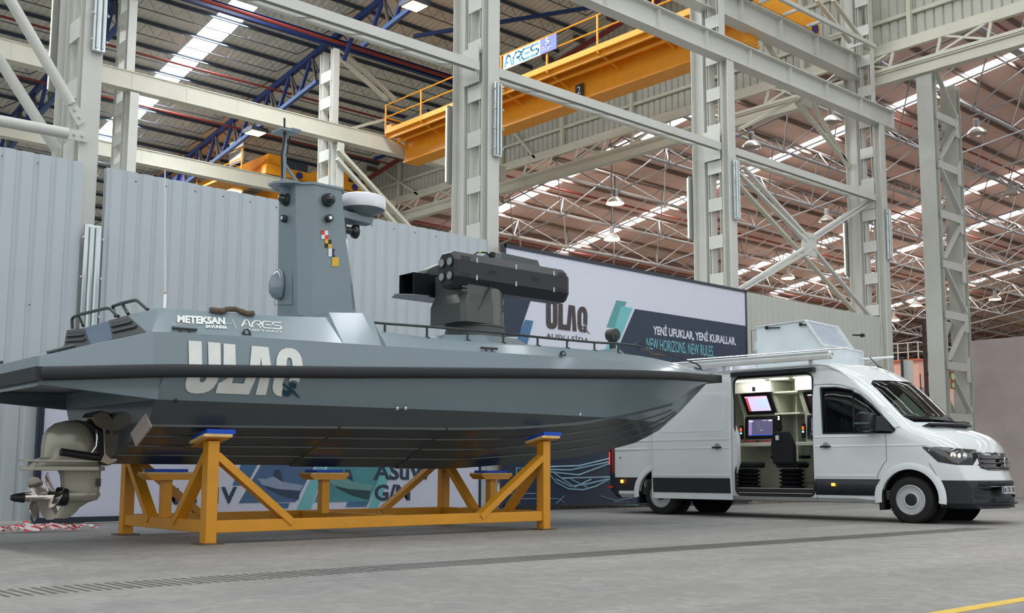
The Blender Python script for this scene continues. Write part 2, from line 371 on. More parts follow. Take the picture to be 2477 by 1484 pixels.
# ---- thin bracing at the right
def bars(label, segs, y, wd=.11, cat='brace', m=steel, hub=None):
    P = [(AY(*a, y), AY(*b, y)) for a, b in segs]; c = np.mean([p for s_ in P for p in s_], axis=0)
    t = thing('cross_brace', label, cat, (c[0], y, min(min(a[2], b[2]) for a, b in P)))
    for a, b in P: MB().bar(a, b, wd*.6, wd, (0, 1, 0)).build('brace_member', m, t)
    if hub is not None:
        h = AY(*hub, y); MB().box(h[0]-.34, y-.04, h[2]-.34, h[0]+.34, y+.04, h[2]+.34).build('gusset_plate', m, t)
    return t
bars('star-shaped thin cross brace right of the slogan banner column', [((1786, 418), (1950, 585)), ((1796, 402), (1957, 578)), ((1783, 702), (1950, 598)), ((1797, 702), (1962, 604)), ((1965, 582), (2108, 488)), ((1960, 576), (2100, 484)), ((1965, 600), (2104, 765))], 16.9, .12, hub=(1957, 592))
bars('long olive cross brace running down to the end of the partition', [((1700, 352), (2068, 756))], 17.45, .13, m=steel_far)
bars('V-shaped upper brace under the top right runway beam', [((1800, 18), (1876, 140)), ((1790, 312), (1940, 234)), ((1927, 248), (2100, 455)), ((1963, 246), (2078, 452)), ((1876, 140), (1948, 226)), ((1948, 226), (2110, 150))], 17.62, .13, hub=(1948, 232), m=steel_far)
bars('pair of thin braces at the top right under the cladding', [((1976, 0), (2057, 103)), ((2015, 0), (2103, 121))], 16.6, .12, m=steel_far)
bars('pale slender braces behind the radar dome', [((818, 362), (1000, 560)), ((815, 385), (985, 575)), ((985, 575), (1100, 610)), ((985, 575), (860, 620))], 33.6, .2, m=steel_far, hub=(985, 578))
bars('pale slender braces above the crane end behind the mast', [((808, 106), (955, 240)), ((808, 128), (935, 240)), ((835, 315), (930, 290))], 34.9, .18, m=steel_far)

# ---- upper cladding on the far gable line X=30.2, with its walkway truss
XG = 31.0
g = MB(); y = 4.
while y < 60:
    zt = roofz(y)-.05; zt2 = roofz(y+.30)-.05; zb = 14.26
    g.add([(XG+.25, y, zb), (XG+.25, y+.22, zb), (XG+.25, y+.22, zt), (XG+.25, y, zt), (XG+.31, y+.25, zb), (XG+.31, y+.27, zb), (XG+.31, y+.27, zt), (XG+.31, y+.25, zt), (XG+.25, y+.3, zb), (XG+.25, y+.3, zt2)],
          [(0, 1, 2, 3), (1, 4, 7, 2), (4, 5, 6, 7), (5, 8, 9, 6)]); y += .30
clad_m = mat('grey_cream_gable_cladding', (186, 186, 174), .5, var=.04)
struct('wall_back', g, clad_m, smooth=False)
t = thing('cladding_rails', 'grey rails and posts on the high ribbed wall behind the orange crane', 'framing', (XG, 30, 13.9))
for z in (15.3, 16.7, 18.1): MB().bar((XG+.18, 4, z), (XG+.18, min(58, 34.6+(18.0-z)/SLOPE), z), .1, .12).build('rail', steel_far, t)
for i in range(11):
    y = 8+i*3.9; MB().bar((XG+.12, y, 14.3), (XG+.12, y, roofz(y)-.4), .16, .14, (0, 1, 0)).build('post', steel_far, t)
for i in range(5):
    y = 33+i*4.2; MB().bar((XG+.05, y, 14.3), (XG+.05, y+3, roofz(y+3)-.5), .1, .1).build('brace_member', steel_far, t)
t = thing('surge_truss', 'long cream lattice truss under the high ribbed wall, from lower centre to top right', 'truss', (XG, 30, 12.8))
MB().box(XG-.25, 5, 13.07, XG+.05, 58, 13.40).box(XG-.32, 5, 13.38, XG+.12, 58, 13.42).build('box_girder', steel_far, t)
MB().bar((XG, 5, 14.17), (XG, 58, 14.17), .16, .14).build('top_chord', steel_far, t)
MB().bar((XG-.3, 5, 13.48), (XG-.3, 58, 13.48), .1, .1).build('bottom_chord', steel_far, t)
MB().box(XG+.0, 5, 14.26, XG+.22, 58, 14.48).build('sill_channel', steel_far, t)
MB().box(XG+.06, 5, 13.5, XG+.25, 58, 13.62).build('ledge', steel_far, t)
n = 34; 
for i in range(n):
    y0 = 5.4+i*1.56; m_ = MB(); m_.bar((XG-.3, y0, 13.5), (XG, y0, 14.15), .07, .07); m_.bar((XG-.3, y0, 13.5), (XG, y0+.78*(1 if i % 2 else -1)*1.9, 14.15), .07, .07)
    m_.build('web_member', steel_far, t)
# ---- lattice column under it
t = thing('lattice_column', 'big laced box column right of centre-right, standing behind the van bonnet', 'column', (31.7, 15.3, 0))
lc = mat('lattice_column_paint', (184, 184, 176), .5, var=.04)
for x in (31.0, 32.55): MB().ibeam((x+.02, 15.3, 0), (x+.02, 15.3, 13.06), .5, .30, .03, (1, 0, 0)).build('leg', lc, t)
z = .9; fl_ = 0
for i in range(8):
    MB().bar((31.1, 15.07, z), (32.45, 15.07, z), .06, .24, (0, 0, 1)).build('strut', lc, t)
    a_, b__ = ((31.15, 32.45), (32.45, 31.15))[i % 2]
    for y in (15.06, 15.55): MB().bar((a_, y, z+.14), (b__, y, z+1.45), .05, .15, (0, 1, 0)).build('lacing', lc, t)
    MB().prism([(32.3, 15.03, z-.45), (32.55, 15.03, z-.45), (32.55, 15.03, z+.4), (32.3, 15.03, z+.15)], (0, .02, 0)).build('gusset', lc, t); z += 1.55
s = thing('warning_sign', 'small red sign with two pale green discs on the lattice column', 'sign', (31.9, 14.95, 2.6))
p = AY(2303, 920, 15.0); w_, h_ = .12, .27
MB().box(p[0]-w_, 14.98, p[2]-h_, p[0]+w_, 15.0, p[2]+h_).build('board', mat('dull_red', (150, 92, 66), .5), s)
for dz, r in ((.10, .105), (-.16, .08)): MB().lathe([(r, 0), (r, .01)], (p[0], 14.975, p[2]+dz), (0, -1, 0), 20).build('disc', mat('pale_green_disc', (176, 214, 150), .5), s)

# ---- roof decks
HW2 = .5
def roof(name, x0, x1, m, strips, y0=-14, y1=60):
    mb = MB(); xs = sorted(strips); hw = HW2 if x0 > 20 else .52; edges = [x0]+[v for s_ in xs for v in (s_-hw, s_+hw)]+[x1]
    for i in range(0, len(edges), 2):
        a, b = edges[i], edges[i+1]
        for ya, yb in ((y0, 8), (8, y1)):
            za, zb = roofz(ya), roofz(yb)
            mb.hexa([(a, ya, za), (b, ya, za), (b, yb, zb), (a, yb, zb), (a, ya, za+.15), (b, ya, za+.15), (b, yb, zb+.15), (a, yb, zb+.15)])
    return struct(name, mb, m, smooth=False)
def corr(M, sc):
    nt = M.node_tree; b = nt.nodes['Principled BSDF']; tc = [n for n in nt.nodes if n.type == 'TEX_COORD'][0]
    w = nt.nodes.new('ShaderNodeTexWave'); w.bands_direction = 'X'; w.inputs['Scale'].default_value = sc; nt.links.new(tc.outputs['Object'], w.inputs['Vector'])
    bp = nt.nodes.new('ShaderNodeBump'); bp.inputs['Strength'].default_value = .6; bp.inputs['Distance'].default_value = .05; nt.links.new(w.outputs['Fac'], bp.inputs['Height']); nt.links.new(bp.outputs[0], b.inputs['Normal'])
corr(deck_l, 1.2); corr(deck_r, 1.2)
S1 = [-5.6, 2.4, 10.5, 18.6, 26.6]; S2 = [41.1, 50.4, 67, 75, 90.6]
roof('ceiling_1', -12, 31.3, deck_l, [2.4, 18.2]); roof('ceiling_2', 31.3, 118, deck_r, S2)
k = 0
for sx, m0, m1, yy in [(x, .8, 0, 60) for x in (2.4, 18.2)]+[(x, .8, 0, 58) for x in S2]:
    for a, b in ((-14, 7.9), (8.1, yy)):
        k += 1; mb = MB(); y = a
        while y < b-.1:
            ye = min(y+1.65, b); hw = HW2 if sx > 30 else .52
            for xa, xb in ((sx-hw+.01, sx-.02), (sx+.02, sx+hw-.01)):
                mb.hexa([(xa, y, roofz(y)+.05), (xb, y, roofz(y)+.05), (xb, ye-.06, roofz(ye-.06)+.05), (xa, ye-.06, roofz(ye-.06)+.05), (xa, y, roofz(y)+.07), (xb, y, roofz(y)+.07), (xb, ye-.06, roofz(ye-.06)+.07), (xa, ye-.06, roofz(ye-.06)+.07)])
            y += 1.65
        struct('window_%d' % k, mb, sky, smooth=False)
# ---- purlins of the left roof
def purlin(y):
    z = roofz(y)-.1; t = thing('roof_purlin', 'dark slate bar purlin with zigzag web under the cream roof deck', 'purlin', (12, y, z-.55), 'bar purlins under the cream roof')
    MB().bar((-10, y, z), (30.9, y, z), .08, .13).build('top_chord', dark_purlin, t)
    for xb in (-2.3, 5.8, 13.85, 21.9):
        x0, x1 = xb+.75, xb+7.3
        MB().tube([(xb+.1, y, z-.04), (x0, y, z-.52), (x1, y, z-.52), (xb+7.95, y, z-.04)], .020, 5).build('bottom_chord', dark_purlin, t)
        n = 9; MB().tube([q for i in range(n) for q in ((lerp(x0, x1, i/n), y, z-.52), (lerp(x0, x1, (i+.5)/n), y, z-.04))]+[(x1, y, z-.52)], .012, 4).build('web', dark_purlin, t)
y = 9.95
while y < 59: purlin(y); y += 1.65
# ---- blue roof trusses
for X, l in zip((5.83, 13.85, 21.9), ('blue roof truss at the far left behind the tube braces', 'blue roof truss between the left column and the skylight', 'blue roof truss running from the boat mast up to the top')):
    t = thing('roof_truss', l, 'truss', (X, 36, 13.4), 'blue trusses under the cream roof')
    y0, y1 = 17.4, 55; zt = lambda y: roofz(y)-.45; dp = 1.25
    MB().bar((X, y0, zt(y0)), (X, y1, zt(y1)), .2, .2).build('top_chord', blue, t)
    for i, (ya, yb) in enumerate(((y0+1.2, 32.8), (36.0, y1))): MB().bar((X, ya, zt(ya)-dp), (X, yb, zt(yb)-dp), .16, .16).build('bottom_chord', mat('lighter_blue_truss_paint', (58, 84, 128), .5), t)  # bottom chords in a lighter blue than the top chord
    y = y0+.9
    while y < y1-1.6:
        if not 33.2 < y < 35.2:
            MB().bar((X, y, zt(y)), (X, y+.95, zt(y+.95)-dp), .11, .13, (1, 0, 0)).build('web_member', blue, t)
            MB().bar((X, y, zt(y)), (X, y-.35, zt(y-.35)-dp), .08, .10, (1, 0, 0)).build('web_member', mat('brown_steel', (84, 74, 66), .6), t)
            MB().bar((X, y, zt(y)), (X, y-.72, zt(y-.72)-dp), .05, .06, (1, 0, 0)).build('stay', dark_purlin, t)
        y += 1.65
t = thing('roof_tie', 'blue diagonal tie under the roof right of the middle column', 'brace', (26, 30, 15))
for a, b in (((1000, 88), (1440, 16)), ((905, 385), (1100, 318))):
    pa, pb = hit(*a, (0, 34.6, 17.2), (0, SLOPE, 1)), hit(*b, (0, 34.6, 17.2), (0, SLOPE, 1)); MB().bar(pa, pb, .1, .14).build('tie_rod', blue, t)
# ---- red sprinkler pipes
for y, r, l in ((34.1, .075, 'red sprinkler pipe crossing near the top of the skylight, beside a navy beam'), (38.6, .05, 'red sprinkler pipe crossing the middle of the skylight strip'), (42.5, .05, 'red sprinkler pipe lowest on the cream roof')):
    z = roofz(y)-1.05
    obj('sprinkler_pipe', MB().tube([(-8, y, z), (30.2, y, z)], r, 8), red, l, 'pipe', 'red pipes under the cream roof')
obj('eaves_beam', MB().ibeam((-8, 34.5, roofz(34.5)-.86), (30.8, 34.5, roofz(34.5)-.86), .2, .34, .02), blue, 'navy beam along the tops of the far columns beside the red pipe', 'beam')
obj('sprinkler_pipe', MB().tube([(30.4, 18, roofz(18)-.9), (30.4, 47, roofz(47)-.9)], .11, 10), red, 'thick red pipe following the roof slope along the high ribbed wall', 'pipe')
# ---- right roof: space frame
bn = lambda i, j: (39.9+4.15*i-4.15, 44.2-3.77*j, 0)
NX, NY = 19, 11
def bot(i, j): x, y, _ = bn(i, j); return (x, y, roofz(y)-2.65)
def top(i, j): x, y, _ = bn(i, j); x += 2.07; y += 1.88; return (x, y, roofz(y)-.75)
t = thing('space_frame', 'galvanised tubular space frame filling the roof of the hall at right', 'roof frame', (70, 26, 12))
J = range(-3, NY)
for j in J:
    MB().tube([bot(0, j), bot(NX, j)], .08, 8).build('bottom_chord', galv, t)
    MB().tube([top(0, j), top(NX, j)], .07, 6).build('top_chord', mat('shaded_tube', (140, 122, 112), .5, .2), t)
for i in range(NX+1):
    MB().tube([bot(i, J[0]), bot(i, J[-1])], .045, 6).build('cross_chord', galv, t)
for j in J:
    wb = MB(); nd = MB()
    for i in range(NX+1):
        for di, dj in ((0, 0), (-1, 0), (0, 1), (-1, 1)):
            if 0 <= i+di < NX and j+dj in J: wb.tube([bot(i, j), top(i+di, j+dj)], .038, 5)
        nd.ball(bot(i, j), .13, 5)
    wb.build('web', galv, t); nd.build('nodes', galv, t)
y = 2.
while y < 58:
    obj('roof_purlin', MB().bar((30.6, y, roofz(y)-.14), (117, y, roofz(y)-.14), .1, .22), brown_purlin, 'brown purlin under the dusty pink roof deck', 'purlin', 'purlins under the pink roof'); y += 1.88
for i in range(5):
    j = i*2-1; x, y, _ = bn(0, j)
    obj('sprinkler_pipe', MB().tube([(31, y+1.2, roofz(y+1.2)-.65), (116, y+1.2, roofz(y+1.2)-.65)], .06, 6), red, 'red sprinkler pipe under the pink roof at right', 'pipe', 'red pipes under the pink roof')
# ---- high-bay lamps
def highbay(p, lit, label, grp, s=1.):
    t = thing('high_bay_lamp', label, 'lamp', p, grp); x, y, z = p
    MB().tube([(x, y, z+.55*s), (x, y, z+1.4*s)], .02, 6).build('hanger', black, t)
    MB().lathe([(.11*s, .25*s), (.12*s, .6*s), (.08*s, .66*s)], p, n=16).build('housing', galv, t)
    MB().lathe([(.40*s, 0), (.36*s, .10*s), (.22*s, .24*s), (.12*s, .3*s)], p, n=24, cap=False).build('shade', mat('frosted_shade', (200, 195, 185), .25, .4), t)
    MB().lathe([(.02, -.05*s), (.28*s, -.03*s), (.385*s, .012)], p, n=24).build('lens', lampglow if lit else mat('dull_lens', (150, 140, 130), .2), t)
    if lit:
        l = bpy.data.lights.new('lamp_glow', 'POINT'); l.energy = 520; l.color = (1, .76, .55); l.shadow_soft_size = .3
        o = bpy.data.objects.new('lamp_glow', l); COL.objects.link(o); o.parent = t; o.location = (0, 0, -.2)
for q, lit, l in [((1488, 493), 1, 'glowing high-bay lamp above the white banner, upper of two'), ((1480, 580), 1, 'glowing high-bay lamp just above the white banner, lower of two'), ((2363, 325), 0, 'unlit high-bay lamp right of the lattice column'),
                  ((1818, 358), 0, 'unlit high-bay lamp left of the star brace'), ((2011, 298), 0, 'unlit high-bay lamp under the upper V brace'), ((2000, 536), 0, 'unlit high-bay lamp right of the star brace'), ((1953, 612), 1, 'glowing high-bay lamp under the star brace gusset'),
                  ((1906, 674), 1, 'glowing high-bay lamp low left of the star brace'), ((2215, 740), 1, 'glowing high-bay lamp between the far columns'), ((2162, 776), 1, 'glowing high-bay lamp beside the partition end, lowest'), ((2407, 725), 1, 'glowing high-bay lamp above the concrete wall'), ((2445, 472), 0, 'unlit high-bay lamp near the right picture edge')]:
    p = hit(*q, (0, 34.6, 14.6), (0, SLOPE, 1)); highbay(tuple(p), lit, l, 'high-bay lamps in the right hall', 1.15)
for q, l in [((618, 322), 'glowing square lamp under the cream roof left of the mast'), ((1003, 15), 'square lamp frame under the cream roof at the top centre')]:
    p = hit(*q, (0, 34.6, 16.3), (0, SLOPE, 1)); t = thing('floodlight', l, 'lamp', p, None)
    MB().box(p[0]-.4, p[1]-.4, p[2], p[0]+.4, p[1]+.4, p[2]+.18).build('housing', dark_purlin, t)
    MB().box(p[0]-.33, p[1]-.33, p[2]-.02, p[0]+.33, p[1]+.33, p[2]).build('lens', lampglow, t)

# ---- orange overhead crane
def crane_label(p0, hdir):
    pass
XC = 24.5
t = thing('overhead_crane', 'large orange overhead crane with a railed walkway crossing the upper middle', 'crane', (XC+1, 26, 12.9))
MB().box(XC, 17.3, 12.96, XC+.55, 33.6, 13.95).box(XC-.08, 17.3, 12.9, XC+.63, 33.6, 12.97).box(XC-.08, 17.3, 13.94, XC+.63, 33.6, 14.0).build('girder', orange, t)
MB().box(XC+2.0, 17.3, 14.1, XC+2.55, 33.6, 15.05).build('girder', orange, t)
MB().box(XC-1.0, 17.6, 13.83, XC-.04, 33.5, 13.87).box(XC-1.04, 17.6, 13.83, XC-1.0, 33.5, 14.03).box(XC-.9, 17.6, 13.66, XC-.82, 33.5, 13.83).box(XC-.45, 17.6, 13.62, XC-.4, 33.5, 13.83).build('walkway', orange, t, bevel=.01)
MB().tube([(XC-.5, 17.8, 13.62), (XC-.5, 33.4, 13.62)], .05, 8).build('conduit', orange, t)
for z in (14.5, 15.0): MB().tube([(XC-1.02, 17.6, z), (XC-1.02, 33.5, z)], .026, 6).build('handrail', orange, t)
y = 17.6
while y < 33.6:
    MB().bar((XC-1.02, y, 13.84), (XC-1.02, y, 15.02), .05, .05, (0, 1, 0)).bar((XC-1.02, y, 13.8), (XC-.02, y, 13.5), .06, .06).build('stanchion', orange, t); y += 2.27
for z in (14.5, 15.0): MB().tube([(XC-1.02, 33.5, z), (XC-.1, 33.5, z)], .026, 6).build('handrail', orange, t)
for y, x0, x1 in ((33.9, XC-.6, XC+3.3), (17.16, XC-.6, XC+3.3)):
    e = MB().box(x0, y-.2, 13.98, x1, y+.2, 14.42); e.build('end_carriage', orange, t, bevel=.02)
    w_ = MB()
    for x in (x0+.3, x1-.3): w_.lathe([(.17, -.23), (.17, .23)], (x, y, 14.1), (0, 1, 0), 16)
    w_.build('wheels', mat('violet_wheel', (58, 52, 112), .5), t)
MB().box(XC-.75, 31.2, 13.9, XC-.2, 32.6, 14.35).build('control_box', black, t, bevel=.02)
MB().box(XC+.6, 29.5, 13.1, XC+1.2, 30.9, 13.9).build('hoist', orange, t, bevel=.03)
for yy in (30.0, 30.45): MB().tube([(XC+.9, yy, 13.2), (XC+.9, yy, 9.0)], .012, 5).build('rope', dark_purlin, t)
MB().tube([(XC-.03, 17.4, 13.99), (XC-.03, 33.5, 13.99)], .025, 5).build('cable', black, t)
# name board on its railing
sb = MB().box(XC-1.09, 24.66, 14.42, XC-1.06, 26.5, 14.94).build('name_board', white, t)
MB().box(XC-1.095, 23.9, 14.42, XC-1.06, 24.64, 14.94).build('number_board', mat('violet_blue_board', (112, 122, 190), .5), t)
# custom strokes for the ARES lettering: points in a unit box
ARES = {'A': [[(0, 0), (.3, .85), (.42, 1), (.62, 1), (.74, .85), (1, 0)], [(.26, .36), (.5, .36)]],
        'R': [[(0, 0), (0, .55), (.35, 1), (.8, 1), (1, .85), (1, .6), (.85, .45), (.45, .45)], [(.6, .45), (1, 0)]],
        'E': [[(1, 1), (.22, 1), (0, .8), (0, .2), (.22, 0), (1, 0)], [(.42, .5), (.95, .5)]],
        'S': [[(1, 1), (.2, 1), (0, .84), (0, .66), (.2, .5), (.8, .5), (1, .36), (1, .16), (.8, 0), (0, 0)]]}
def ares(parent, name, m, origin, xd, yd, h, w, th, depth=.006):
    """the four letters drawn as rounded strokes on a plane (world coordinates, or the parent's frame)"""
    X = np.array(xd, float); X /= np.linalg.norm(X); Y = np.array(yd, float); Y /= np.linalg.norm(Y); N = np.cross(X, Y); mb = MB(); o = np.array(origin, float)
    lw = w/4.6
    for i, ch in enumerate('ARES'):
        for st in ARES[ch]:
            P = [o+X*(i*lw*1.2+p[0]*lw)+Y*p[1]*h for p in st]
            for a, b in zip(P[:-1], P[1:]):
                d = (b-a)/np.linalg.norm(b-a); mb.bar(a-d*th*.35+N*depth/2, b+d*th*.35+N*depth/2, depth, th, tuple(np.cross(N, d)))
    return mb.build(name, m, parent, smooth=False)
teal = mat('teal_lettering', (74, 150, 182), .5)
ares(t, 'lettering', teal, (XC-1.095, 26.42, 14.51), (0, -1, 0), (0, 0, 1), .35, 1.68, .06)
text('5', 'number', white, t, (XC-1.11, 24.40, 14.68), (0, -1, 0), (0, 0, 1), .2, .2, bold=.02)
text('M.T.\nNo.0215\nT.A.Ş.', 'lettering', white, t, (XC-1.11, 24.55, 14.44), (0, -1, 0), (0, 0, 1), .2, .5)
nb = MB().box(XC-.1, 23.67, 12.99, XC-.085, 24.02, 13.45).build('number_plate', mat('charcoal_plate', (50, 52, 50), .5), t)
text('2', 'number', white, t, (XC-.11, 23.94, 13.12), (0, -1, 0), (0, 0, 1), .26, .17)
# smaller crane farther off
t = thing('overhead_crane', 'smaller orange crane behind the boat mast with a white board', 'crane', (26.5, 50, 13.9))
MB().box(23.3, 42.3, 14.1, 24.0, 57, 15.0).build('girder', orange, t); MB().box(26.7, 42.2, 14.35, 27.5, 57, 15.15).build('girder', orange, t)
MB().box(23.0, 41.95, 13.95, 28.4, 42.35, 14.38).build('end_carriage', orange, t, bevel=.02)
MB().box(22.1, 42.5, 14.0, 23.2, 56, 14.1).build('walkway', orange, t)
w_ = MB()
for x in (24.7, 27.7): w_.lathe([(.17, -.23), (.17, .23)], (x, 42.15, 14.16), (0, 1, 0), 16)
w_.build('wheels', mat('violet_wheel', (58, 52, 112), .5), t)
MB().box(22.2, 42.6, 14.5, 22.24, 43.9, 15.6).build('name_board', mat('pale_box', (190, 190, 186), .5), t)
MB().box(24.0, 42.4, 14.4, 25.4, 43.1, 14.9).build('control_box', dark_purlin, t)
for z in (14.6, 15.1): MB().tube([(22.1, 42.5, z), (22.1, 56, z)], .03, 6).build('handrail', orange, t)
for i in range(7): MB().bar((22.1, 42.5+i*2.2, 14.0), (22.1, 42.5+i*2.2, 15.1), .05, .05, (0, 1, 0)).build('stanchion', orange, t)
MB().box(22.03, 48, 14.4, 22.06, 49.6, 15.1).build('name_board', mat('violet_blue_board', (112, 122, 190), .5), t)
p = MB().box(23.3, 46, 14.04, 24, 47.5, 14.09).build('lamp_lens', lampglow, t)

# ---- right hall: far walls, cabin, concrete wall
struct('wall_far', MB().box(117, -10, 0, 117.3, 62, 18), mat('dim_far_wall', (150, 128, 112), .8))
struct('wall_far_left', MB().box(30.4, 59.5, 0, 117, 60, 16), mat('dim_brown_wall', (92, 82, 78), .8))
struct('wall_rear_left', MB().box(-12, 59.5, 0, 30.4, 60, 16), deck_l)
struct('window_20', MB().box(116.7, 38.2, 12, 116.9, 40.4, 19), mat('sunlit_window', (255, 244, 220), .5, emit=(255, 236, 200), es=6.))
struct('window_21', MB().box(116.7, 34.6, 9, 116.9, 35.3, 16), mat('sunlit_window', (255, 244, 220), .5))
struct('wall_concrete', MB().box(36, 2, 0, 36.4, 16.9, 5.28), mat('rough_concrete_wall', (174, 162, 158), .85, var=.1, scale=1.1, bump=.2))
t = thing('site_cabin', 'pink cabin with a railed flat roof seen between partition end and lattice column', 'cabin', (62, 30, 0))
pa, pb, pc = AX(2150, 880, 60), AX(2222, 872, 60), AX(2262, 880, 60)
pink = mat('pink_cabin_wall', (232, 180, 160), .7)
y1, y0 = pa[1]+2, pb[1]
MB().box(60, y0, 0, 66, y1, pb[2]).build('cabin_walls', pink, t)
for z in (.55, 1.1): MB().tube([(60.1, y1, pb[2]+z), (60.1, y0+.05, pb[2]+z), (66, y0+.05, pb[2]+z)], .03, 6).build('handrail', steel, t)
for k in range(7): MB().bar((60.1, lerp(y0+.05, y1, k/6), pb[2]), (60.1, lerp(y0+.05, y1, k/6), pb[2]+1.1), .05, .05, (0, 1, 0)).build('rail_post', steel, t)
MB().box(59.85, y0-.1, pb[2]-.02, 66.1, y1, pb[2]+.1).build('roof_edge', mat('rust_orange', (196, 110, 70), .7), t)
t = thing('plastic_screen', 'low translucent pink sheeting screen on poles behind the windscreen', 'screen', (46, 22, 0))
pa, pb = AX(2190, 945, 46), AX(2268, 935, 46)
MB().box(46, pb[1], 0, 46.05, pa[1]+.8, pb[2]).build('sheet', mat('dusty_sheeting', (206, 172, 172), .6), t)
for k in range(3): MB().tube([(45.95, lerp(pb[1], pa[1], k/2), 0), (45.95, lerp(pb[1], pa[1], k/2), pb[2]+.6)], .03, 6).build('pole', dark_purlin, t)
pa = AX(2252, 770, 40); pb = AX(2252, 1030, 40)
t = thing('scaffold_mast', 'dark lattice mast just left of the lattice column', 'mast', (40, pa[1], 0))
for dy in (-.3, .3): MB().bar((40, pa[1]+dy, 0), (40, pa[1]+dy, pa[2]), .12, .12, (0, 1, 0)).build('leg', mat('dark_rust', (74, 58, 54), .7), t)
for k in range(9): MB().bar((40, pa[1]-.3, .3+k*.8), (40, pa[1]+.3, .7+k*.8), .08, .08).build('lacing', mat('dark_rust', (74, 58, 54), .7), t)
# slim box post and rail beside the partition end
t = thing('post', 'slim dark post with a pale box at the partition end', 'post', (29.9, 15.9, 0))
MB().box(29.6, 15.7, 0, 29.66, 15.76, 4.2).build('pole', dark_purlin, t); MB().box(29.75, 15.6, 0, 30.05, 15.8, 4.1).build('box', steel, t)
# ---- coil of barrier tape
t = MB(); rr = random.Random(3); c0 = AZ(95, 1288)
for k in range(60):
    a = rr.uniform(0, 2*PI); x = c0[0]+rr.gauss(0, .22)*1.6; y = c0[1]+rr.gauss(0, .12); L = rr.uniform(.06, .22); z = abs(rr.gauss(0, .035))*max(.2, 1-abs(x-c0[0])/.6)+.01
    dx, dy = math.cos(a)*L, math.sin(a)*L*.5; t.add([(x, y, z), (x+dx, y+dy, z+rr.uniform(0, .08)), (x+dx+.03, y+dy+.04, z+.06), (x+.03, y+.04, z+.06)], [(0, 1, 2, 3)])
def stripe_mat():
    M = mat('red_white_barrier_tape', (230, 228, 228), .4); nt = M.node_tree; b = nt.nodes['Principled BSDF']; tc = [n for n in nt.nodes if n.type == 'TEX_COORD'][0]
    w = nt.nodes.new('ShaderNodeTexWave'); w.inputs['Scale'].default_value = 4.5; w.bands_direction = 'DIAGONAL'; w.inputs['Distortion'].default_value = 2; nt.links.new(tc.outputs['Object'], w.inputs['Vector'])
    r = nt.nodes.new('ShaderNodeValToRGB'); r.color_ramp.interpolation = 'CONSTANT'; r.color_ramp.elements[0].color = lin((232, 228, 228))+(1,); r.color_ramp.elements[1].position = .62; r.color_ramp.elements[1].color = lin((208, 52, 56))+(1,)
    nt.links.new(w.outputs['Fac'], r.inputs[0]); nt.links.new(r.outputs[0], b.inputs['Base Color']); return M
tp = obj('barrier_tape', t, stripe_mat(), 'crumpled heap of red and white barrier tape on the floor at the left', 'tape', smooth=False)

# ---- banners
navy = mat('banner_navy', (44, 56, 76), .5, var=.02); bteal = mat('banner_teal', (120, 190, 196), .5, var=.02); bgreen = mat('banner_sea_green', (96, 158, 158), .5, var=.02)
bwhite = mat('banner_white', (216, 218, 230), .45, var=.01); bblue = mat('banner_blue', (74, 116, 152), .5, var=.02); ink = mat('banner_dark_ink', (70, 62, 64), .5)
slate_ink = mat('banner_slate_ink', (52, 72, 88), .5); frame_m = mat('banner_frame', (46, 52, 64), .4)
def flat(parent, name, m, pts, y, th=.004):
    return MB().prism([AY(*p, y) for p in pts], (0, -th, 0)).build(name, m, parent, smooth=False)
YB = 16.2
x0, x1, z0, z1 = 14.4, 22.6, .13, 5.36
t = thing('banner', 'huge white and navy exhibition banner on the partition right of the boat turret', 'banner', (18.5, YB, .1))
MB().box(x0, YB, z0, x1, YB+.05, z1).build('cloth', bwhite, t, smooth=False)
fr = MB().box(x0-.05, YB-.02, z1, x1+.05, YB+.07, z1+.07).box(x0-.05, YB-.02, z0-.06, x1+.05, YB+.07, z0).box(x0-.07, YB-.02, z0-.06, x0, YB+.07, z1+.07).box(x1, YB-.02, z0-.06, x1+.05, YB+.07, z1+.07)
fr.build('frame', frame_m, t, smooth=False)
Y1 = YB-.002
MB().box(x0, Y1-.004, z0, x1, Y1, 1.9).build('printed_panel', navy, t, smooth=False)
flat(t, 'printed_panel', navy, [(1222, 690), (1296, 690), (1254, 815), (1222, 815)], Y1)
flat(t, 'printed_panel', bblue, [(1270, 774), (1290, 777), (1275, 835), (1245, 835)], Y1)
flat(t, 'printed_panel', bgreen, [(1491, 727), (1516, 731), (1485, 795), (1467, 792)], Y1)
flat(t, 'printed_panel', bteal, [(1502, 741), (1530, 746), (1484, 858), (1462, 850), (1487, 792)], Y1-.004)
flat(t, 'printed_panel', navy, [(1536, 748), (1803, 789), (1806, 900), (1470, 900)], Y1)
def btext(body, m, p0, p1, ph, bold=0., parent=None, y=Y1-.006, shear=0.):
    a, b = AY(*p0, y), AY(*p1, y); h = abs(AY(p0[0], p0[1], y)[2]-AY(p0[0], p0[1]-ph, y)[2])
    return text(body, 'lettering', m, parent, a, (1, 0, 0), (0, 0, 1), h, b[0]-a[0], .003, bold, shear=shear)
btext('YENİ UFUKLAR, YENİ KURALLAR.', bwhite, (1580, 813), (1780, 836), 31, .03, t)
btext('NEW HORIZONS, NEW RULES.', bteal, (1564, 849), (1727, 868), 32, 0., t)
btext('AUSV | SİDA', ink, (1321, 822), (1424, 835), 20, 0., t)
btext('ГІГІ', bteal, (1248, 1152), (1290, 1152), 20, 0., t)
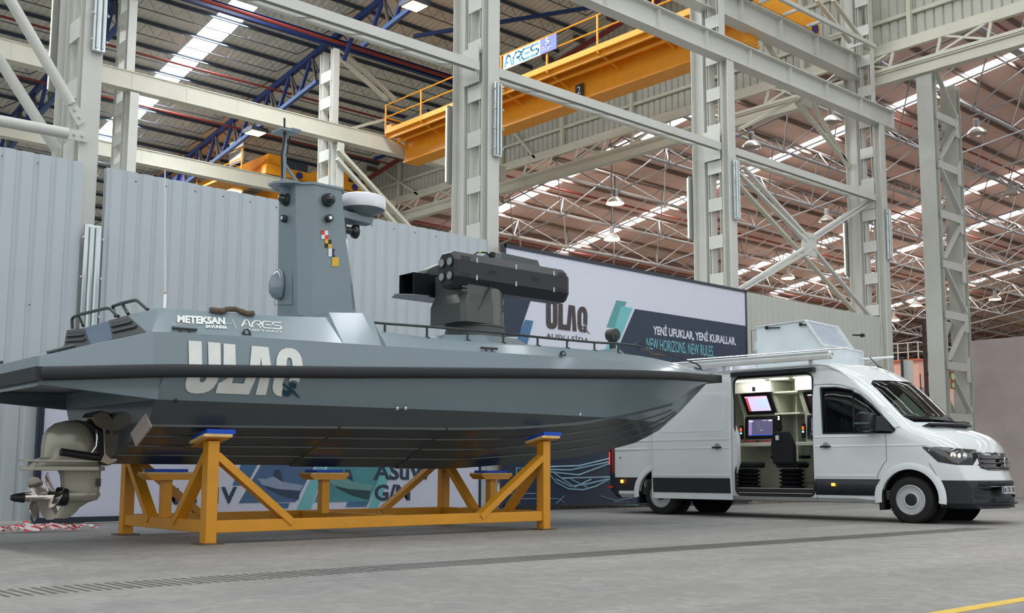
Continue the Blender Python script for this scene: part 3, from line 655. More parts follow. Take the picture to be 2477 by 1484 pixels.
# ULAQ letters as outlines in a unit cell (x 0..1 across the word, y 0..1)
def arc(cx, cy, rx, ry, a0, a1, n=10): return [(cx+rx*math.cos(math.radians(a0+(a1-a0)*k/n)), cy+ry*math.sin(math.radians(a0+(a1-a0)*k/n))) for k in range(n+1)]
def lc_(pts): return [((x-265)/1365, 1-(y-(600+.05*(x-265)))/620) for x, y in pts]
UL = [lc_([(268, 602), (268, 1060), (272, 1110), (290, 1160), (325, 1200), (375, 1222), (445, 1228), (515, 1222), (570, 1198), (605, 1160), (622, 1110), (628, 1060), (630, 620), (488, 612), (488, 1050), (480, 1080), (465, 1094), (448, 1098), (430, 1090), (420, 1072), (416, 1050), (415, 608)]),
      lc_([(668, 626), (805, 634), (805, 1105), (945, 1112), (1003, 646), (1207, 656), (1262, 1252), (1133, 1248), (1112, 780), (1050, 1245), (650, 1225)]),
      lc_([(1297, 850), (1297, 1080), (1310, 1150), (1335, 1205), (1370, 1240), (1410, 1260), (1465, 1270), (1447, 1210), (1440, 1160), (1422, 1120), (1425, 860), (1430, 815), (1445, 790), (1462, 783), (1480, 790), (1494, 815), (1499, 860), (1492, 1085), (1540, 1072), (1590, 1080), (1622, 1105), (1632, 870), (1622, 790), (1595, 725), (1550, 680), (1500, 662), (1430, 662), (1375, 685), (1335, 725), (1308, 785)])]
AXE = [lc_([(1422, 1100), (1540, 1165), (1580, 1180), (1727, 1305), (1560, 1220), (1530, 1188), (1425, 1125)]),
       lc_([(1500, 1115), (1540, 1095), (1590, 1110), (1610, 1140), (1617, 1180), (1590, 1165), (1555, 1168), (1540, 1172), (1532, 1140)]),
       lc_([(1460, 1180), (1500, 1205), (1530, 1190), (1550, 1215), (1580, 1255), (1530, 1277), (1480, 1250), (1464, 1215)])]
from mathutils.geometry import tessellate_polygon
def word(parent, m, m2, fn, cuts=(), name='lettering', th=.004, n=(0, -1, 0)):
    """fn maps (x,y) of the unit cell to a point; the outline is sliced so it can follow the surface under it"""
    res = []
    for polys, mm in ((UL, m), (AXE, m2)):
        bm = bmesh.new()
        for pl in polys:
            vs0 = [bm.verts.new((p[0], p[1], 0)) for p in pl]
            for tri in tessellate_polygon([[Vector((p[0], p[1], 0)) for p in pl]]): bm.faces.new([vs0[i] for i in tri])
        for (co, no) in cuts: bmesh.ops.bisect_plane(bm, geom=bm.verts[:]+bm.edges[:]+bm.faces[:], plane_co=co, plane_no=no)
        vs = list(bm.verts); idx = {v: i for i, v in enumerate(vs)}; P = [fn(v.co.x, v.co.y) for v in vs]; nn = np.array(n)*th; k = len(P)
        mb = MB(); fs = [tuple(idx[v] for v in f.verts) for f in bm.faces]; bd = [tuple(idx[v] for v in e.verts) for e in bm.edges if len(e.link_faces) == 1]
        mb.add([tuple(p) for p in P]+[tuple(np.array(p)+nn) for p in P], fs+[tuple(i+k for i in reversed(f)) for f in fs]+[(a, b, b+k, a+k) for a, b in bd]); bm.free()
        res.append(mb.build(name if mm is m else 'axe_emblem', mm, parent, smooth=False))
    return res
a, b = AY(1321, 795, Y1-.006), AY(1421, 812, Y1-.006); hh = AY(1321, 729, Y1-.006)[2]-a[2]
word(t, ink, ink, lambda x, y: (lerp(a[0], b[0], x), Y1-.006, a[2]+y*hh))
# line drawing of a hull on the dark foot of the banner
ln = MB(); lt = mat('banner_pale_line', (150, 186, 204), .5)
def pl(pts, r=.018):
    ln.tube([AY(*p, Y1-.012) for p in pts], r, 4)
pl([(1300, 1131), (1400, 1128), (1475, 1110)]); pl([(1300, 1136), (1380, 1138), (1475, 1118)]); pl([(1325, 1142), (1400, 1150), (1475, 1122)]); pl([(1360, 1158), (1478, 1155)])
pl([(1325, 1142), (1345, 1168), (1375, 1184), (1410, 1186), (1440, 1178), (1478, 1158)]); pl([(1345, 1160), (1380, 1178), (1420, 1172), (1470, 1160)]); pl([(1380, 1160), (1420, 1180)]); pl([(1340, 1145), (1390, 1180), (1430, 1160)])
pl([(1225, 1195), (1330, 1195)], .006); pl([(1240, 1208), (1350, 1207), (1370, 1220)], .006); pl([(1345, 1220), (1365, 1200)], .006); pl([(1450, 1200), (1490, 1212), (1530, 1205)], .006); pl([(1230, 1180), (1260, 1222)], .006)
ln.build('line_drawing', lt, t)
flat(t, 'printed_panel', mat('banner_mauve', (110, 104, 118), .5), [(1486, 1213), (1512, 1214), (1506, 1224), (1476, 1224)], Y1-.006)
flat(t, 'printed_panel', bteal, [(1516, 1214), (1545, 1217), (1545, 1223), (1508, 1223)], Y1-.006)
# left banner, low behind the boat stand
t = thing('banner', 'long low white exhibition banner standing behind the boat stand', 'banner', (9.6, 16.2, 0))
x0, x1 = 5.42, 13.72
MB().box(x0, YB, .1, x1, YB+.04, 2.1).build('cloth', mat('banner_cool_white', (214, 216, 232), .45, var=.01), t, smooth=False)
MB().box(x0-.08, YB-.03, 0.0, x0, YB+.05, 2.15).box(x1, YB-.03, .0, x1+.04, YB+.05, 2.15).box(x0, YB-.03, .02, x1, YB+.05, .1).build('frame', frame_m, t, smooth=False)
flat(t, 'printed_panel', bblue, [(585, 1120), (625, 1120), (596, 1175), (562, 1175)], Y1)
flat(t, 'printed_photo', mat('banner_sea_blue', (84, 112, 146), .5, var=.15, scale=2), [(640, 1110), (770, 1110), (715, 1215), (577, 1218)], Y1)
flat(t, 'printed_photo', mat('banner_sea_teal', (84, 150, 156), .5, var=.18, scale=2), [(800, 1110), (935, 1110), (893, 1214), (760, 1216)], Y1)
flat(t, 'printed_panel', bteal, [(770, 1120), (790, 1120), (750, 1238), (715, 1238)], Y1-.003)
flat(t, 'printed_panel', bblue, [(672, 1218), (700, 1218), (696, 1230), (665, 1230)], Y1-.003); flat(t, 'printed_panel', bblue, [(842, 1214), (893, 1214), (886, 1226), (836, 1227)], Y1-.003)
flat(t, 'printed_panel', bteal, [(925, 1130), (950, 1130), (912, 1234), (890, 1234)], Y1-.004)
for (sx, sy, k, c, c2) in ((622, 1158, 1., (150, 166, 190), (60, 76, 100)), (792, 1158, 1., (112, 160, 158), (50, 78, 84))):
    M_ = mat('printed_hull_%d' % sx, c, .5); M2 = mat('printed_hull_shade_%d' % sx, c2, .5)
    flat(t, 'printed_boat', M2, [(sx+2, sy+3), (sx+105, sy+22), (sx+100, sy+52), (sx+60, sy+42), (sx+25, sy+25)], Y1-.003)
    flat(t, 'printed_boat', M_, [(sx, sy), (sx+20, sy+2), (sx+40, sy-5), (sx+60, sy+8), (sx+112, sy+17), (sx+104, sy+30), (sx+50, sy+26), (sx+12, sy+16)], Y1-.006)
    flat(t, 'printed_boat', M2, [(sx+38, sy-5), (sx+44, sy-22), (sx+56, sy-20), (sx+62, sy+6)], Y1-.007)
btext('M', slate_ink, (393, 1222), (431, 1221), 40, .03, t); btext('C', slate_ink, (443, 1221), (476, 1220), 40, .03, t); btext('M', slate_ink, (488, 1220), (528, 1219), 40, .03, t); btext('V', slate_ink, (534, 1219), (572, 1218), 40, .03, t)
btext('ASuW', slate_ink, (903, 1162), (1046, 1158), 40, .03, t); btext('G/M', slate_ink, (905, 1213), (992, 1210), 40, .03, t)
# ================================================================== BOAT STAND AND BOAT
BF = Frame((5.39, 10.83, 0), -.7)          # stand frame: x along the hull, y away from the viewer
# ---- stand
oc = mat('ochre_stand_paint', (212, 146, 34), .42, var=.07, scale=2)
wood = mat('raw_timber', (224, 190, 128), .7, var=.15, scale=9); bluepad = mat('blue_foam_pad', (22, 78, 196), .6)
LN, WD = 4.9, 2.24
t = thing('boat_stand', 'ochre yellow welded steel stand carrying the grey boat', 'stand', (LN/2, WD/2, 0), frame=BF)
def hpost(x, y, z1, k=.13):
    MB().box(x-.065, y-.07, 0.012, x+.065, y+.07, z1).build('post', oc, t, bevel=.006)
    MB().box(x-.13, y-.13, 0, x+.13, y+.13, .014).build('foot_plate', mat('rusty_plate', (96, 84, 68), .7), t)
for (x, z1) in ((0, 1.1), (LN, 1.2)):
    for y in (0, WD): hpost(x, y, z1)
for y in (0, WD): MB().box(0.065, y-.05, .12, LN-.065, y+.05, .25).build('long_rail', oc, t, bevel=.005)
for x in (0, LN/2, LN): MB().box(x-.05, .05, .12, x+.05, WD-.05, .25).build('cross_rail', oc, t, bevel=.005)
def dg(p, q): MB().bar(p, q, .08, .13, (0, 1, 0) if abs(p[0]-q[0]) > .1 else (1, 0, 0)).build('diagonal', oc, t)
for y in (0, WD): dg((.05, y, .95), (1.0, y, .2)); dg((LN-.05, y, .98), (LN-1.15, y, .2))
for x in (0, LN): dg((x, .05, .95), (x, .78, .2)); dg((x, WD-.05, .95), (x, WD-.78, .2))
for x in (0, LN/2-.35, LN):
    MB().box(x-.055, WD/2-.055, .25, x+.055, WD/2+.055, .68).build('post', oc, t, bevel=.005)
    MB().prism([(x-.3, WD/2-.14, .74), (x+.3, WD/2-.14, .74), (x+.22, WD/2-.14, .675), (x-.22, WD/2-.14, .675)], (0, .28, 0)).build('saddle', oc, t)
    MB().box(x-.28, WD/2-.15, .74, x+.28, WD/2+.15, .765).build('timber', wood, t, bevel=.004)
    MB().box(x-.2, WD/2-.14, .765, x+.2, WD/2+.14, .80).build('pad', bluepad, t, bevel=.004)
for (x, z) in ((0, 1.1), (LN, 1.2)):
    for sy, y in ((1, 0), (-1, WD)):
        MB().prism([(x-.09, y-.13*sy, z+.05), (x+.14, y-.13*sy, z+.05), (x+.14, y-.13*sy, z+.035), (x-.09, y-.13*sy, z+.035)], (0, .42*sy, -.10)).build('saddle', oc, t)
        MB().hexa([(x-.16, y-.15*sy, z+.045), (x+.17, y-.15*sy, z+.045), (x+.17, y+.2*sy, z-.03), (x-.16, y+.2*sy, z-.03), (x-.16, y-.15*sy, z+.075), (x+.17, y-.15*sy, z+.075), (x+.17, y+.2*sy, z), (x-.16, y+.2*sy, z)]).build('timber', wood, t)
        MB().hexa([(x-.13, y-.15*sy, z+.076), (x+.2, y-.15*sy, z+.076), (x+.2, y+.2*sy, z), (x-.13, y+.2*sy, z), (x-.13, y-.15*sy, z+.125), (x+.2, y-.15*sy, z+.125), (x+.2, y+.2*sy, z+.05), (x-.13, y+.2*sy, z+.05)]).build('pad', bluepad, t)
bo = MB()
for x in (1.95, 2.03, 3.6, 3.68): bo.lathe([(.012, 0), (.012, .012)], (x, WD-.05, .19), (0, -1, 0), 8); 
for x in (1.7, 1.8, 2.28, 2.36): bo.lathe([(.009, 0), (.009, .006)], (x, -.05, .19), (0, -1, 0), 8)
bo.build('bolts', chrome, t)

# ---- boat frame: centre line of the hull
HF = Frame(BF.wld((0, 1.12, 0)), -.7)
hull_lo, hull_hi = (62, 69, 69), (120, 136, 142)
paint = mat('boat_grey_paint', hull_hi, .26, coat=.4, var=.015); paint_l = mat('boat_deck_grey', (126, 140, 148), .3, coat=.3, var=.015)
hullm = split_mat('boat_two_tone_paint', hull_lo, hull_hi, (-.0115, 0, 1, 1.517)); dark = mat('gunmetal_paint', (52, 58, 58), .4, .2); rubber = mat('black_rubber', (30, 31, 34), .55)
railm = mat('dark_handrail_paint', (62, 68, 68), .4, .3); turm = mat('turret_green_grey', (84, 88, 84), .38, .35)
launm = mat('launcher_charcoal', (38, 39, 42), .36, .1)
def bR(u): return 1.5 if u < 3.5 else max(.13, 1.5*(1-min(1, (u-3.5)/6.75)**2.3))
def wR(u): return interp(u, [-1.93, -.7, .2, 1.24, 2.4, 3.7, 5.28, 6.8, 8.2, 10.3], [1.684, 1.794, 1.845, 1.90, 1.97, 2.048, 2.14, 2.239, 2.324, 2.44])
def bN(u): return 1.45 if u < 3.5 else max(.06, 1.45*(1-min(1, (u-3.5)/6.65)**2.2))
def wN(u): return interp(u, [-1.93, -.84, .22, 1.54, 3.07, 4.5, 5.83, 6.93, 8.39, 10.2], [1.857, 2.19, 2.226, 2.257, 2.298, 2.344, 2.386, 2.423, 2.472, 2.505])
def bT(u): return 1.12 if u < 1.96 else (1.27 if u < 4 else max(.03, bN(u)-.18+.02*(u-4)))
def wT(u): return interp(u, [-1.66, -1.41, -.65, 1.41, 1.43, 1.9, 1.95, 2.05, 6.3, 7.3, 8.5, 10.2], [2.14, 2.25, 2.49, 2.56, 2.68, 2.69, 2.6, 2.43, 2.55, 2.565, 2.55, 2.515])
def bC(u): return 1.12 if u < 3.5 else max(.015, 1.12*(1-min(1, (u-3.5)/5.9)**2.1))
def wC(u): return interp(u, [-.72, .43, 1.77, 3.39, 4.54, 5.76, 7.0, 8.9, 9.4, 9.95], [1.243, 1.264, 1.292, 1.321, 1.371, 1.47, 1.645, 1.95, 2.12, 2.40])
def wK(u):
    k = interp(u, [-.72, 4.2, 5.4, 6.7, 7.94, 8.56, 9.1, 9.8, 9.97], [.82, .82, .905, 1.02, 1.243, 1.463, 1.78, 2.28, 2.40])
    return k+(.035 if u < 1.6 else .018 if u < 3.2 else 0)
def hull_half(u):
    k, c, r = wK(u), max(wC(u), wK(u)+.01), wR(u)-.05
    bc, br = bC(u), bR(u)-.03; rows = [(0, k)]
    for f in (.3, .55, .8): rows.append((bc*f, lerp(k, c, f)))
    rows.append((bc, c)); fl = .07*max(0, min(1, (u-3.5)/5))
    for f in (.12, .5): rows.append((lerp(bc, br, f)-fl*(1 if f > .2 else .5)*(1-.0), lerp(c, r, f)))
    rows.append((br, r)); return rows
us = [-.72, -.3, .2, .8, 1.595, 1.605, 2.2, 2.8, 3.195, 3.205, 3.6, 4, 4.4, 4.8, 5.2, 5.6, 6, 6.4, 6.8, 7.2, 7.6, 8, 8.3, 8.6, 8.9, 9.15, 9.4, 9.6, 9.8, 9.93]
rings = []
for u in us:
    h = hull_half(u); rings.append([(u, -y, z) for y, z in reversed(h)]+[(u, y, z) for y, z in h[1:]]+[(u, bR(u)*.8, wR(u)-.02), (u, -bR(u)*.8, wR(u)-.02)])
boat = thing('patrol_boat', 'long grey unmanned patrol boat with mast and rocket launcher, resting on the yellow stand', 'boat', (4, 0, .8), frame=HF)
hull = MB().loft(rings).build('hull', hullm, boat, ang=.35, keep=True)
# aft platform: side skirts, aft skirt and a recessed underside
ap = MB()
for s_ in (-1, 1):
    o_, i_ = 1.47*s_, 1.40*s_
    ap.hexa([(-1.93, i_, 1.60), (-.72, i_-.04*s_, 1.505), (-.72, o_-.16*s_*1., 1.505), (-1.93, o_-.05*s_, 1.59), (-1.93, i_, 1.70), (-.72, i_, 1.79), (-.72, o_, 1.79), (-1.93, o_, 1.69)])
ap.hexa([(-1.93, -1.44, 1.59), (-1.86, -1.42, 1.59), (-1.86, 1.42, 1.59), (-1.93, 1.44, 1.59), (-1.93, -1.47, 1.7), (-1.86, -1.45, 1.7), (-1.86, 1.45, 1.7), (-1.93, 1.47, 1.7)])
ap.build('stern_skirt', paint, hull, ang=.3)
MB().hexa([(-1.9, -1.42, 1.67), (-.7, -1.42, 1.70), (-.7, 1.42, 1.70), (-1.9, 1.42, 1.67), (-1.9, -1.42, 1.72), (-.7, -1.42, 1.78), (-.7, 1.42, 1.78), (-1.9, 1.42, 1.72)]).build('platform_underside', mat('recess_shade_grey', (58, 60, 62), .4), hull)  # dark grey puts the recess shade into the underside's colour
# superstructure
def sup(u): return [(0, wT(u)+.03), (bT(u)*.6, wT(u)+.02), (bT(u), wT(u)), (bN(u), wN(u)), (bR(u), wR(u)+.03), (bR(u)*.6, wR(u)+.02)]
us2 = [-.85, -.60, 0, .7, 1.415, 1.425, 1.9, 1.96, 2.03, 2.8, 3.5, 4, 4.5, 5, 5.5, 6, 6.5, 7, 7.4, 7.8, 8.2, 8.6, 9, 9.3, 9.6, 9.85, 10.02]
rings = []
for u in us2:
    h = sup(u)
    if u == -.85:
        h = [(y, 2.19 if z > 2.2 else z) for y, z in h]; h[2] = (1.44, 2.19)
    rings.append([(u, -y, z) for y, z in reversed(h)]+[(u, y, z) for y, z in h[1:]])
deck = MB().loft(rings).hexa([(-.855, -1.44, 2.19), (-.60, -1.44, 2.19), (-.60, 1.44, 2.19), (-.855, 1.44, 2.19), (-.653, -1.12, 2.492), (-.58, -1.12, 2.495), (-.58, 1.12, 2.495), (-.653, 1.12, 2.492)]).build('deckhouse', paint, boat, ang=.25, keep=True)
r2 = []
for u in (-1.94, -1.66, -.84): r2.append([(u, -bR(u), wR(u)+.03), (u, -1.45, wN(u)), (u, -1.38, wN(u)+.005), (u, 1.38, wN(u)+.005), (u, 1.45, wN(u)), (u, bR(u), wR(u)+.03)])
MB().loft(r2).build('aft_deck', paint_l, boat, ang=.25)
# rub rail
def ring_rail(s_):
    pts = [(u, s_*(bR(u)+.0), wR(u)) for u in [-1.95+.35*k for k in range(35)] if u < 10.0]+[(10.1, s_*.11, 2.435)]
    rr = []
    for i, (x, y, z) in enumerate(pts):
        rr.append([(x, y-s_*.04, z-.066), (x, y+s_*.022, z-.066), (x, y+s_*.045, z-.04), (x, y+s_*.045, z+.04), (x, y+s_*.022, z+.066), (x, y-s_*.04, z+.066)])
    return rr
rb = MB()
for s_ in (-1, 1): rb.loft(ring_rail(s_))
rb.box(-1.99, -1.54, 1.617, -1.93, 1.54, 1.749); rb.box(9.98, -.155, 2.37, 10.14, .155, 2.50)
rb.build('rub_rail', rubber, boat, ang=.9)
MB().hexa([(9.7, -.2, 2.40), (10.1, -.12, 2.425), (10.1, .12, 2.425), (9.7, .2, 2.40), (9.7, -.2, 2.51), (10.07, -.09, 2.512), (10.07, .09, 2.512), (9.7, .2, 2.51)]).build('bow_platform', paint, boat)
# spray rails along the bottom
for s_ in (-1, 1):
    for f, ue in ((.25, 9.0), (.5, 8.9), (.75, 8.7), (1.0, 8.6)):
        for (a, b) in ((-.70, 1.58), (1.62, 3.18), (3.22, ue)):
            rr = []
            n = max(2, int((b-a)/.35))
            for k in range(n+1):
                u = lerp(a, b, k/n); y = bC(u)*f; z = lerp(wK(u), max(wC(u), wK(u)+.01), f); w_ = .02 if f < 1 else .018
                rr.append([(u, s_*(y-w_), z-.002), (u, s_*(y+w_*.6), z-.008), (u, s_*(y+w_*.6), z+.03), (u, s_*(y-w_), z+.03)])
            MB().loft(rr).build('spray_rail', mat('dark_hull_grey', hull_lo, .3, coat=.3, var=.02), hull)
for px in (958, 978, 1400, 423):
    p = HF.V(px, 988 if px < 1300 else 1003, -1.30) if px > 500 else HF.V(px, 970, -1.30)
    MB().lathe([(.012, 0), (.022, .03), (.0, .035)], p, (0, -1, -.2), 10).build('skin_fitting', chrome if px > 500 else black, hull)
# side lettering, following the two side panels above and below the rub rail
def side(u, w):
    r = wR(u)
    if w > r: t_ = (w-r-.03)/max(.05, (wN(u)-r-.03)); return -lerp(bR(u), bN(u), t_)
    t_ = (r-.05-w)/max(.05, r-.05-wC(u)); return -lerp(bR(u)-.03, bC(u), max(0, t_))
A0 = HF.V(454, 822, -1.46); A1 = HF.V(728, 838, -1.46); Bt = HF.V(454, 948, -1.40)
lw = mat('off_white_lettering', (226, 228, 222), .35); pet = mat('petrol_emblem', (28, 62, 82), .4)
def onside(x, y):
    u = lerp(A0[0], A1[0], x); w = lerp(Bt[2]-.015, A0[2]-.01, y)+.015*x; w = min(w, wN(u)-.02)
    return (u, side(u, w)-.011, w)
cy = (wR(.5)-Bt[2]+.015)/(A0[2]-.01-Bt[2]+.015)
word(boat, lw, pet, onside, [((0, cy, 0), (0, 1, 0)), ((0, cy-.08, 0), (0, 1, 0)), ((0, cy+.06, 0), (0, 1, 0))]+[((k/6, 0, 0), (1, 0, 0)) for k in range(1, 6)])
# facet on which the small logos sit
FP0 = np.array((.3, -1.45, wN(.3))); fe1 = np.array((1., 0, (wN(1.3)-wN(.3)))); fe2 = np.array((.3, -1.12, wT(.3)))-FP0
fn = np.cross(fe1, fe2); fn /= np.linalg.norm(fn); fn = fn if fn[1] < 0 else -fn
def FA(x, y, off=.004): return HF.PL(x, y, FP0+fn*off, fn)
def ftext(body, p0, p1, ph, bold, m=lw):
    a, b, c = FA(*p0), FA(*p1), FA(p0[0], p0[1]-ph); return text(body, 'lettering', m, boat, a, b-a, c-a, np.linalg.norm(c-a), np.linalg.norm(b-a), .002, bold)
ftext('METEKSAN', (429, 781), (545, 786), 18, .05); ftext('SAVUNMA', (497, 794), (550, 797), 8.5, .05); ftext('SHIPYARD', (592, 800), (681, 806), 5, 0.)
sm = MB(); sm.bar(FA(417, 785), FA(497, 784), .004, .006, tuple(fn)); sm.bar(FA(545, 783), FA(561, 784), .004, .004, tuple(fn)); sm.bar(FA(561, 772), FA(573, 798), .004, .008, tuple(fn)); sm.build('lettering', lw, boat)
a, b, c = FA(585, 790), FA(683, 797), FA(585, 774); ares(boat, 'lettering', lw, a, b-a, c-a, np.linalg.norm(c-a), np.linalg.norm(b-a)*.97, .017, .003)
# engine casing vents on the aft slope
P1 = np.array((-.857, 0, 2.19)); vn = np.array((-.3, 0, .2)); vn /= np.linalg.norm(vn)
def VA(x, y, off=.0): return HF.PL(x/4.946, 700+y/4.946, P1+vn*off, vn)
grm = mat('vent_grey', (58, 60, 58), .5)
def quadpt(q, s_, t_): return lerp(lerp(q[0], q[1], s_), lerp(q[3], q[2], s_), t_)
for q in ([(800, 490), (1005, 470), (1085, 685), (760, 705)], [(1300, 375), (1530, 320), (1750, 515), (1345, 600)]):
    Q = [VA(*p, .012) for p in q]; v = MB().prism(Q, -vn*.05).build('vent_grille', grm, deck)
    for a_, b_ in ((.18, .38), (.46, .66)):
        MB().prism([quadpt(Q, .12, a_)+vn*.001, quadpt(Q, .86, a_)+vn*.001, quadpt(Q, .88, b_)+vn*.001, quadpt(Q, .1, b_)+vn*.001], vn*.002).build('slot', black, v)
        e0, e1 = quadpt(Q, .1, b_), quadpt(Q, .9, b_); MB().bar(e0+vn*.012, e1+vn*.012, .03, .02, tuple(vn)).build('louvre', grm, v)
Q = [VA(*p, .004) for p in ((1012, 470), (1298, 378), (1345, 592), (1090, 688))]; MB().prism(Q, -vn*.02).build('recessed_panel', mat('blue_grey_panel', (82, 100, 122), .3), deck)
# hand rails and cleats
def path(pts, y, sc, ox, oy): return [HF.V(ox+x/sc, oy+yy/sc, y) for x, yy in pts]
def railset(name, paths, r=.017):
    mb = MB()
    for p in paths: mb.tube(p, r, 8)
    return mb.build(name, railm, boat)
R_ = lambda pts, u: [HF.U(x/4.946, 700+y/4.946, u) for x, y in pts]
railset('grab_rail', [R_([(865, 470), (862, 360), (880, 335), (960, 302), (1275, 228), (1320, 235), (1370, 285), (1415, 325)], -.63), R_([(948, 312), (995, 438)], -.60)], .02)
railset('grab_rail', [R_([(1385, 328), (1350, 205), (1470, 165), (1610, 132), (1650, 140), (1770, 248)], -.60), R_([(1462, 172), (1535, 298)], -.60)], .02)
def cleat(pts, posts, y, sc, ox, oy, r=.014):
    mb = MB(); mb.tube(path(pts, y, sc, ox, oy), r, 8)
    for p in posts: mb.tube(path(p, y, sc, ox, oy), r*.9, 8)
    return mb.build('cleat', railm, boat)
cleat([(565, 760), (900, 675)], [[(680, 735), (680, 785)], [(800, 705), (800, 755)]], -1.42, 4.946, 0, 700, .018)
cleat([(-60, 890), (32, 868)], [[(-20, 880), (-20, 920)]], -1.42, 4.946, 0, 700, .016)
cleat([(82, 462), (375, 484)], [[(180, 470), (180, 515)], [(287, 478), (287, 522)]], -1.43, 4.946, 400, 700, .017)
cleat([(1088, 1163), (1250, 1174)], [[(1140, 1166), (1140, 1200)], [(1198, 1170), (1198, 1203)]], -1.43, 4.128, 900, 560, .015)
cleat([(1778, 668), (1880, 690)], [[(1815, 680), (1815, 712)], [(1850, 688), (1850, 716)]], -.35, 7.42, 1440, 800, .01)
for (sc, ox, oy, q, hole) in ((4.946, 400, 700, [(915, 560), (925, 515), (955, 475), (985, 470), (1010, 490), (1028, 530), (1030, 562)], (970, 515)), (4.128, 900, 560, [(1884, 1245), (1890, 1210), (1905, 1192), (1920, 1192), (1934, 1212), (1940, 1246)], (1912, 1220))):
    P = path(q, -1.43, sc, ox, oy); e = MB().prism(P, (0, .03, 0)).build('lifting_eye', dark, boat)
    h = path([hole], -1.432, sc, ox, oy)[0]; MB().lathe([(.022, 0), (.022, .004)], h, (0, -1, 0), 12).build('eye_hole', paint_l, e)
def crv(px, py, bf):
    best = None
    for k in range(900):
        u = 1.5+k*.0098; x, _ = proj(HF.wld((u, -bf(u), 2.5)))
        if best is None or abs(x-px) < best[0]: best = (abs(x-px), u)
    u = best[1]; P = HF.V(px, py, -bf(u)); return np.array((u, -bf(u), P[2]))
top = [crv(x, y, lambda u: bT(u)-.03) for x, y in ((873, 780), (884, 778.5), (931, 783), (1033, 790.5), (1131, 799), (1227, 808), (1300, 816), (1372, 823), (1438, 829), (1496, 832), (1534, 836), (1546, 840), (1546, 849))]
rl = MB().tube(top, .017, 8)
for px, yt in ((931, 783), (1033, 790.5), (1131, 799), (1217, 807), (1300, 816), (1372, 823), (1438, 829), (1496, 832)):
    p = crv(px, yt, lambda u: bT(u)-.03); rl.tube([p, (p[0], p[1], wT(p[0]))], .015, 8); rl.lathe([(.045, 0), (.045, .008)], (p[0], p[1], wT(p[0])), n=12)
rl.build('deck_rail', railm, boat)
top2 = [(x, -y, z) for x, y, z in top]; rl = MB().tube(top2, .017, 8)
for i in range(1, 10): p = top2[i]; rl.tube([p, (p[0], p[1], wT(p[0]))], .015, 6)
rl.build('deck_rail', railm, boat)
R5 = lambda pts, y: path(pts, y, 7.42, 1440, 800)
railset('bow_rail', [R5([(700, 285), (722, 235), (770, 212), (1400, 438), (1840, 612), (1880, 650), (1905, 722)], .35), R5([(1398, 445), (1402, 530)], .35)], .014)
# raised foredeck hatch
a = [crv(x, y, lambda u: bT(u)-.02) for x, y in ((1455, 849), (1528, 841), (1541, 858))]
MB().hexa([(a[0][0], -.75, 2.50), (a[2][0]+.1, -.75, 2.52), (a[2][0]+.1, .75, 2.52), (a[0][0], .75, 2.50), (a[0][0]+.05, -.72, 2.575), (a[2][0]-.15, -.7, 2.69), (a[2][0]-.15, .7, 2.69), (a[0][0]+.05, .72, 2.575)]).build('foredeck_hatch', paint, boat)
# forward camera on a short post
pc = HF.V(1482, 811, 0); cpo = MB().tube([(pc[0], 0, 2.5), (pc[0], 0, pc[2]-.1)], .055, 12).lathe([(.07, -.12), (.095, -.06), (.095, -.04)], pc, n=16); c_ = cpo.build('camera_post', dark, boat)
MB().ball(pc, .1).lathe([(.1, -.08), (.1, .08)], pc, (0, 1, 0), 20).build('camera_ball', mat('dark_camera', (58, 60, 58), .45), c_)
# whip aerial
pa = HF.V(398, 741, -.95); pb = HF.V(399, 412, -.95)
wa = MB().tube([(pa[0], pa[1], pa[2]-.03), (pa[0], pa[1], pa[2]+.13)], .02, 10).build('aerial_base', chrome, boat)
MB().tube([(pa[0], pa[1], pa[2]+.13), (pb[0], pa[1], pb[2])], .011, 8, r1=.007).build('whip_aerial', mat('ivory_fibreglass', (222, 222, 216), .4), boat)
MB().tube([(pa[0], pa[1], pa[2]+.12), (pa[0], pa[1], pa[2]+.145)], .014, 8).build('copper_collar', mat('copper', (190, 96, 60), .3, .8), wa)
# ---- mast
def octa(af, c1, fw1, fw, ya, ys, yf, w): return [(af, -ya, w), (c1, -ys, w), (fw1, -ys, w), (fw, -yf, w), (fw, yf, w), (fw1, ys, w), (c1, ys, w), (af, ya, w)]
mr = [octa(1.52, 1.635, 2.29, 2.44, .27, .39, .25, 2.40), octa(1.45, 1.625, 2.02, 2.14, .205, .385, .2, 4.39)]
mast = MB().loft(mr).build('mast', paint, boat, ang=.2)
def starm(u, w): return -.39+.005*(w-2.4)/2-.003
MB().loft([octa(1.42, 1.60, 2.04, 2.16, .22, .40, .22, 4.39), octa(1.42, 1.60, 2.04, 2.16, .22, .40, .22, 4.42)]).prism([(1.22, -.08, 4.40), (1.45, -.3, 4.40), (1.45, .3, 4.40), (1.22, .08, 4.40)], (0, 0, .025)).build('mast_top_plate', paint_l, mast)
MB().prism([(1.25, -.05, 4.38), (1.46, -.05, 4.38), (1.46, -.05, 4.22)], (0, .02, 0)).build('bracket', paint_l, mast)
MB().loft([octa(1.513, 1.63, 2.30, 2.45, .275, .394, .25, 2.70), octa(1.511, 1.63, 2.295, 2.446, .275, .394, .25, 2.71)]).build('joint_line', mat('dark_joint', (50, 56, 58), .5), mast)
tp_ = lambda x, y, v=0.: HF.V(x, y, v)
A = MB(); b0, b1 = tp_(684, 453), tp_(690, 322); A.tube([(b0[0], 0, 4.41), b1], .035, 10, r1=.026); A.tube([(b0[0]+.22, -.05, 4.42), tp_(687, 395)], .024, 8)
A.box(b1[0]-.13, -.13, b1[2]-.005, b1[0]+.13, .13, b1[2]+.02).box(b1[0]+.02, -.14, b1[2]+.02, b1[0]+.15, .02, b1[2]+.045).build('aerial_tripod', paint_l, mast)
